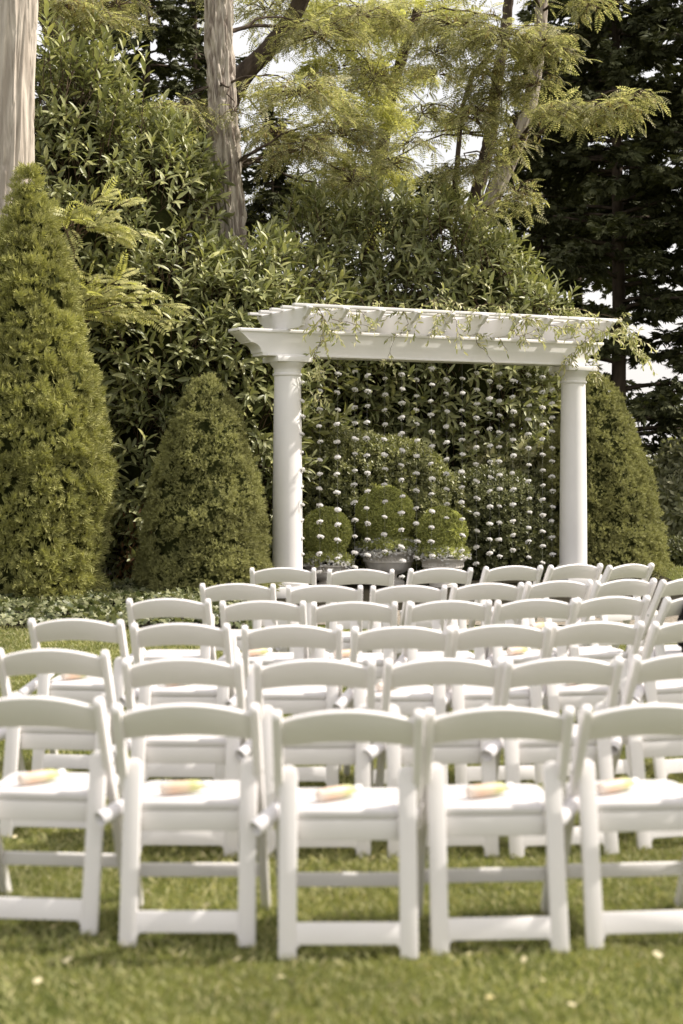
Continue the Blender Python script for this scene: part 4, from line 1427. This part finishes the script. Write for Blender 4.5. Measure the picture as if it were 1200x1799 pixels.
def make_chair():
    t = empty('folding_chair', (0, 0, 0), label='white folding chair', cat='chair')
    mt = M['resin']
    d = Vector((0, TOPY - FRY, TOPH)).normalized()
    Lb = math.hypot(TOPY - FRY, TOPH)
    nv = Vector((0, d.z, -d.y))
    for sx in (-1, 1):
        slab(round_bar(Lb, .046), .030, ((sx * .214, FRY, 0), d, nv, (1, 0, 0)), 'stile', mt, t, .008, 2)
    # the arched back slat
    up, dn = [], []
    for x in np.linspace(-.204, .204, 13):
        k = 1 - (x / .204) ** 2
        up.append((x, .718 + .034 * k))
        dn.append((x, .634 + .016 * k))
    zs = 1.0 / d.z
    o = slab([(x, (z - .64) * zs) for x, z in up[::-1]] + [(x, (z - .64) * zs) for x, z in dn], .017, ((0, stile_y(.64), .64), (1, 0, 0), d, (0, d.z, -d.y)), 'backrest', mt, t, .005, 2)
    # rear legs with their rails
    ld = Vector((0, .125, .545)).normalized()
    ln = Vector((0, ld.z, -ld.y))
    for sx in (-1, 1):
        tilt = Vector((-sx * .002, ld.y, ld.z)).normalized()
        slab(round_bar(.575, .055), .024, ((sx * .184, -.250, 0), tilt, Vector((1, 0, 0)), ln), 'rear_leg', mt, t, .006, 2)
    slab([(-.158, .028), (-.146, .042), (.146, .042), (.158, .028), (.158, .108), (-.158, .108)][::-1], .020, ((0, -.2505, 0), (1, 0, 0), ld, ln), 'lower_rail', mt, t, .004, 2)
    box('front_stretcher', mt, (0, stile_y(.15), .15), (.404, .020, .044), t, .005)
    # seat frame under the pad
    box('seat_frame', mt, (0, -.136, .364), (.318, .022, .064), t, .005)
    box('seat_frame', mt, (0, .150, .385), (.352, .022, .040), t, .005)
    for sx in (-1, 1):
        box('seat_frame', mt, (sx * .146,   .007, .377), (.022, .260, .036), t, .004)
    ol = [(-.158, -.148), (.158, -.148), (.158, -.062), (.192, -.045), (.193, .115), (.181, .150), (.155, .163), (-.155, .163), (-.181, .150), (-.193, .115), (-.192, -.045), (-.158, -.062)]
    tl = math.radians(0.4)
    slab(ol, .034, ((0, 0, .412), (1, 0, 0), (0, math.cos(tl), math.sin(tl)), (0, -math.sin(tl), math.cos(tl))), 'seat', M['pad'], t, .012, 3)
    # hinge bolts at the crossing of stile and leg
    for sx in (-1, 1):
        b = Acc()
        tube(b, [(sx * .199, stile_y(.52), .52), (sx * .2315, stile_y(.52), .52)], .008, 8)
        b.obj('bolt', M['thread'], t, True)
    return t


ROWS = [
    [(55, 1226), (328, 1238), (612, 1249), (880, 1244), (1150, 1238)],
    [(88, 1142), (320, 1158), (553, 1160), (780, 1159), (993, 1158), (1213, 1150)],
    [(131, 1088), (317, 1096), (513, 1100), (706, 1102), (882, 1099), (1050, 1094), (1225, 1091)],
    [(296, 1053), (462, 1057), (623, 1058), (791, 1056), (944, 1054), (1078, 1049), (1228, 1047)],
    [(417, 1026), (570, 1029), (719, 1029), (858, 1025), (983, 1021), (1102, 1019), (1212, 1017)],
    [(497, 998), (633, 1001), (775, 999), (903, 995), (1013, 992), (1109, 991)],
]
rown = ['nearest row', 'second nearest row', 'third nearest row', 'third farthest row', 'second farthest row', 'farthest row']
proto = make_chair()
# a bottle and a paper roll, one of each kind
bt = empty('small_bottle', (0, 0, 0), label='b', cat='bottle', group='bottles lying on the chair seats')
a = Acc()
lathe(a, [(.001, 0), (.020, .001), (.025, .008), (.026, .05), (.0255, .12), (.022, .145), (.013, .158), (.012, .166), (.001, .167)], 18)
a.v = [v * np.array([.78, .78, .86]) for v in a.v]
a.obj('body', M['bottle'], bt, True)
a = Acc()
lathe(a, [(.001, .160), (.015, .161), (.0165, .165), (.0165, .188), (.014, .192), (.001, .193)], 18)
a.v = [v * np.array([.78, .78, .86]) for v in a.v]
a.obj('cap', M['cap'], bt, True)
pr = empty('paper_roll', (0, 0, 0), label='p', cat='paper roll', group='white paper rolls tucked beside the seats')
a = Acc()
lathe(a, [(.0285, 0), (.0295, .001), (.0290, .05), (.0275, .11), (.0265, .158), (.0250, .158), (.0260, .11), (.0275, .05), (.0275, .0), (.0285, 0)], 20)
a.v = [v * np.array([.85, .85, 1.25]) for v in a.v]
a.obj('rolled_sheet', M['paper'], pr, True)
first = {'chair': True, 'bottle': True, 'roll': True}
CH = {}


def orient(o, p, axis):
    q = Vector(axis).to_track_quat('Z', 'Y')
    o.rotation_mode = 'QUATERNION'
    o.location = Vector([float(c) for c in p])
    o.rotation_quaternion = q


def clone(src, key):
    if first[key]:
        first[key] = False
        return src
    return copy_thing(src, (0, 0, 0), 0)


for r, row in enumerate(ROWS):
    f = r / 5.0
    for k, (px, py) in enumerate(row):
        Y = F * (H - TOPH) / (py - HZ)
        X = (px - 600) / F * Y
        turn = -(6.0 + 11.0 * f) * X if X > 0 else -5.0 * X
        yaw = math.radians(max(-36, turn)) + math.radians(random.uniform(-1.8, 1.8))
        rz = -yaw
        # local (0, TOPY) lies at (X, Y)
        bx_, by_ = X + TOPY * math.sin(rz), Y - TOPY * math.cos(rz)
        n = len(row)
        where = 'leftmost' if k == 0 else ('rightmost' if k == n - 1 else f'{ordn[k]} from the left')
        spot = f'chair {where}' if 'from' in where else f'{where} chair'
        lab = f'white folding chair seen from behind, {where} in the {rown[r]}'
        ch = clone(proto, 'chair')
        ch.location = (bx_, by_, 0)
        ch.rotation_euler = (math.radians(random.uniform(-.35, .35)), math.radians(random.uniform(-.35, .35)), rz)
        ch['label'] = lab
        ch['group'] = 'white folding chairs set out in curved rows'
        CH[(r, k)] = ch
        cz, sz = math.cos(rz), math.sin(rz)

        def loc(x, y, z):
            return np.array([bx_ + cz * x - sz * y, by_ + sz * x + cz * y, z])

        def dirw(x, y, z):
            return (cz * x - sz * y, sz * x + cz * y, z)
        if r < 2 or (r, k) in ((2, 0), (2, 1), (2, 3), (2, 5), (3, 1), (3, 2), (3, 4), (4, 4)):
            b = clone(bt, 'bottle')
            yw = random.uniform(.3, .75)
            xo = random.uniform(-.13, -.07)
            ax = (math.cos(yw), math.sin(yw), .03)
            orient(b, loc(xo, -.075 + random.uniform(-.015, .02), .4515), dirw(*ax))
            b['label'] = f'peach and green bottle on the {spot}, {rown[r]}'
        if (r < 4 and not (r == 0 and k == 0)) or (r == 4 and k in (1, 3)):
            p = clone(pr, 'roll')
            ax = (random.uniform(.35, .75), .62, random.uniform(.22, .5))
            orient(p, loc(-.285, -.175, .375), dirw(*ax))
            p['label'] = f'white paper roll beside the {spot}, {rown[r]}'

# a black jacket over the back of the chair at the right edge of the third farthest row
jc = CH[(3, 6)]
rz = jc.rotation_euler.z
jk = empty('black_jacket', (jc.location.x, jc.location.y, 0), rz, label='black jacket draped over a chair back at the right edge', cat='jacket')
d = Vector((0, TOPY - FRY, TOPH)).normalized()
a = Acc()
nx_, nu_ = 22, 26
xs = np.linspace(-.075, .185, nx_)
V = []
for u in np.linspace(0, 1, nu_):
    for x in xs:
        topz = .716 + .040 * (1 - (x / .2) ** 2) + .012
        hang = .40 + .05 * math.sin(x * 30) if u > .5 else .26 + .03 * math.sin(x * 23)
        s = (u - .5) * 2
        if s < 0:
            z = topz - (-s) * hang
            y = stile_y(z) + .024 + .018 * math.sin(x * 55 + 1) * (-s)
        else:
            z = topz - s * hang
            y = min(stile_y(z), stile_y(.62)) - .024 - .022 * math.sin(x * 48) * s - .01 * s
        if abs(s) < .08:
            y = stile_y(topz) + (-.024 if s >= 0 else .024) * min(1, abs(s) / .08)
            z = topz + .004
        V.append((x + .01 * math.sin(u * 12), y, z))
V = np.array(V)
i = np.arange(nu_ - 1)[:, None] * nx_
j = np.arange(nx_ - 1)[None, :]
a.add(V, np.stack([i + j, i + j + 1, i + nx_ + j + 1, i + nx_ + j], axis=2).reshape(-1, 4))
o = a.obj('cloth', M['black'], jk, True)
md = o.modifiers.new('thickness', 'SOLIDIFY')
md.thickness = .008
md.offset = 1.0
a = Acc()
tube(a, [(-.07, stile_y(.74) - .04, .735), (-.085, stile_y(.68) - .055, .66), (-.08, stile_y(.60) - .06, .56), (-.06, stile_y(.55) - .055, .48)], [.03, .042, .040, .034], 12)
a.obj('sleeve', M['black'], jk, True)
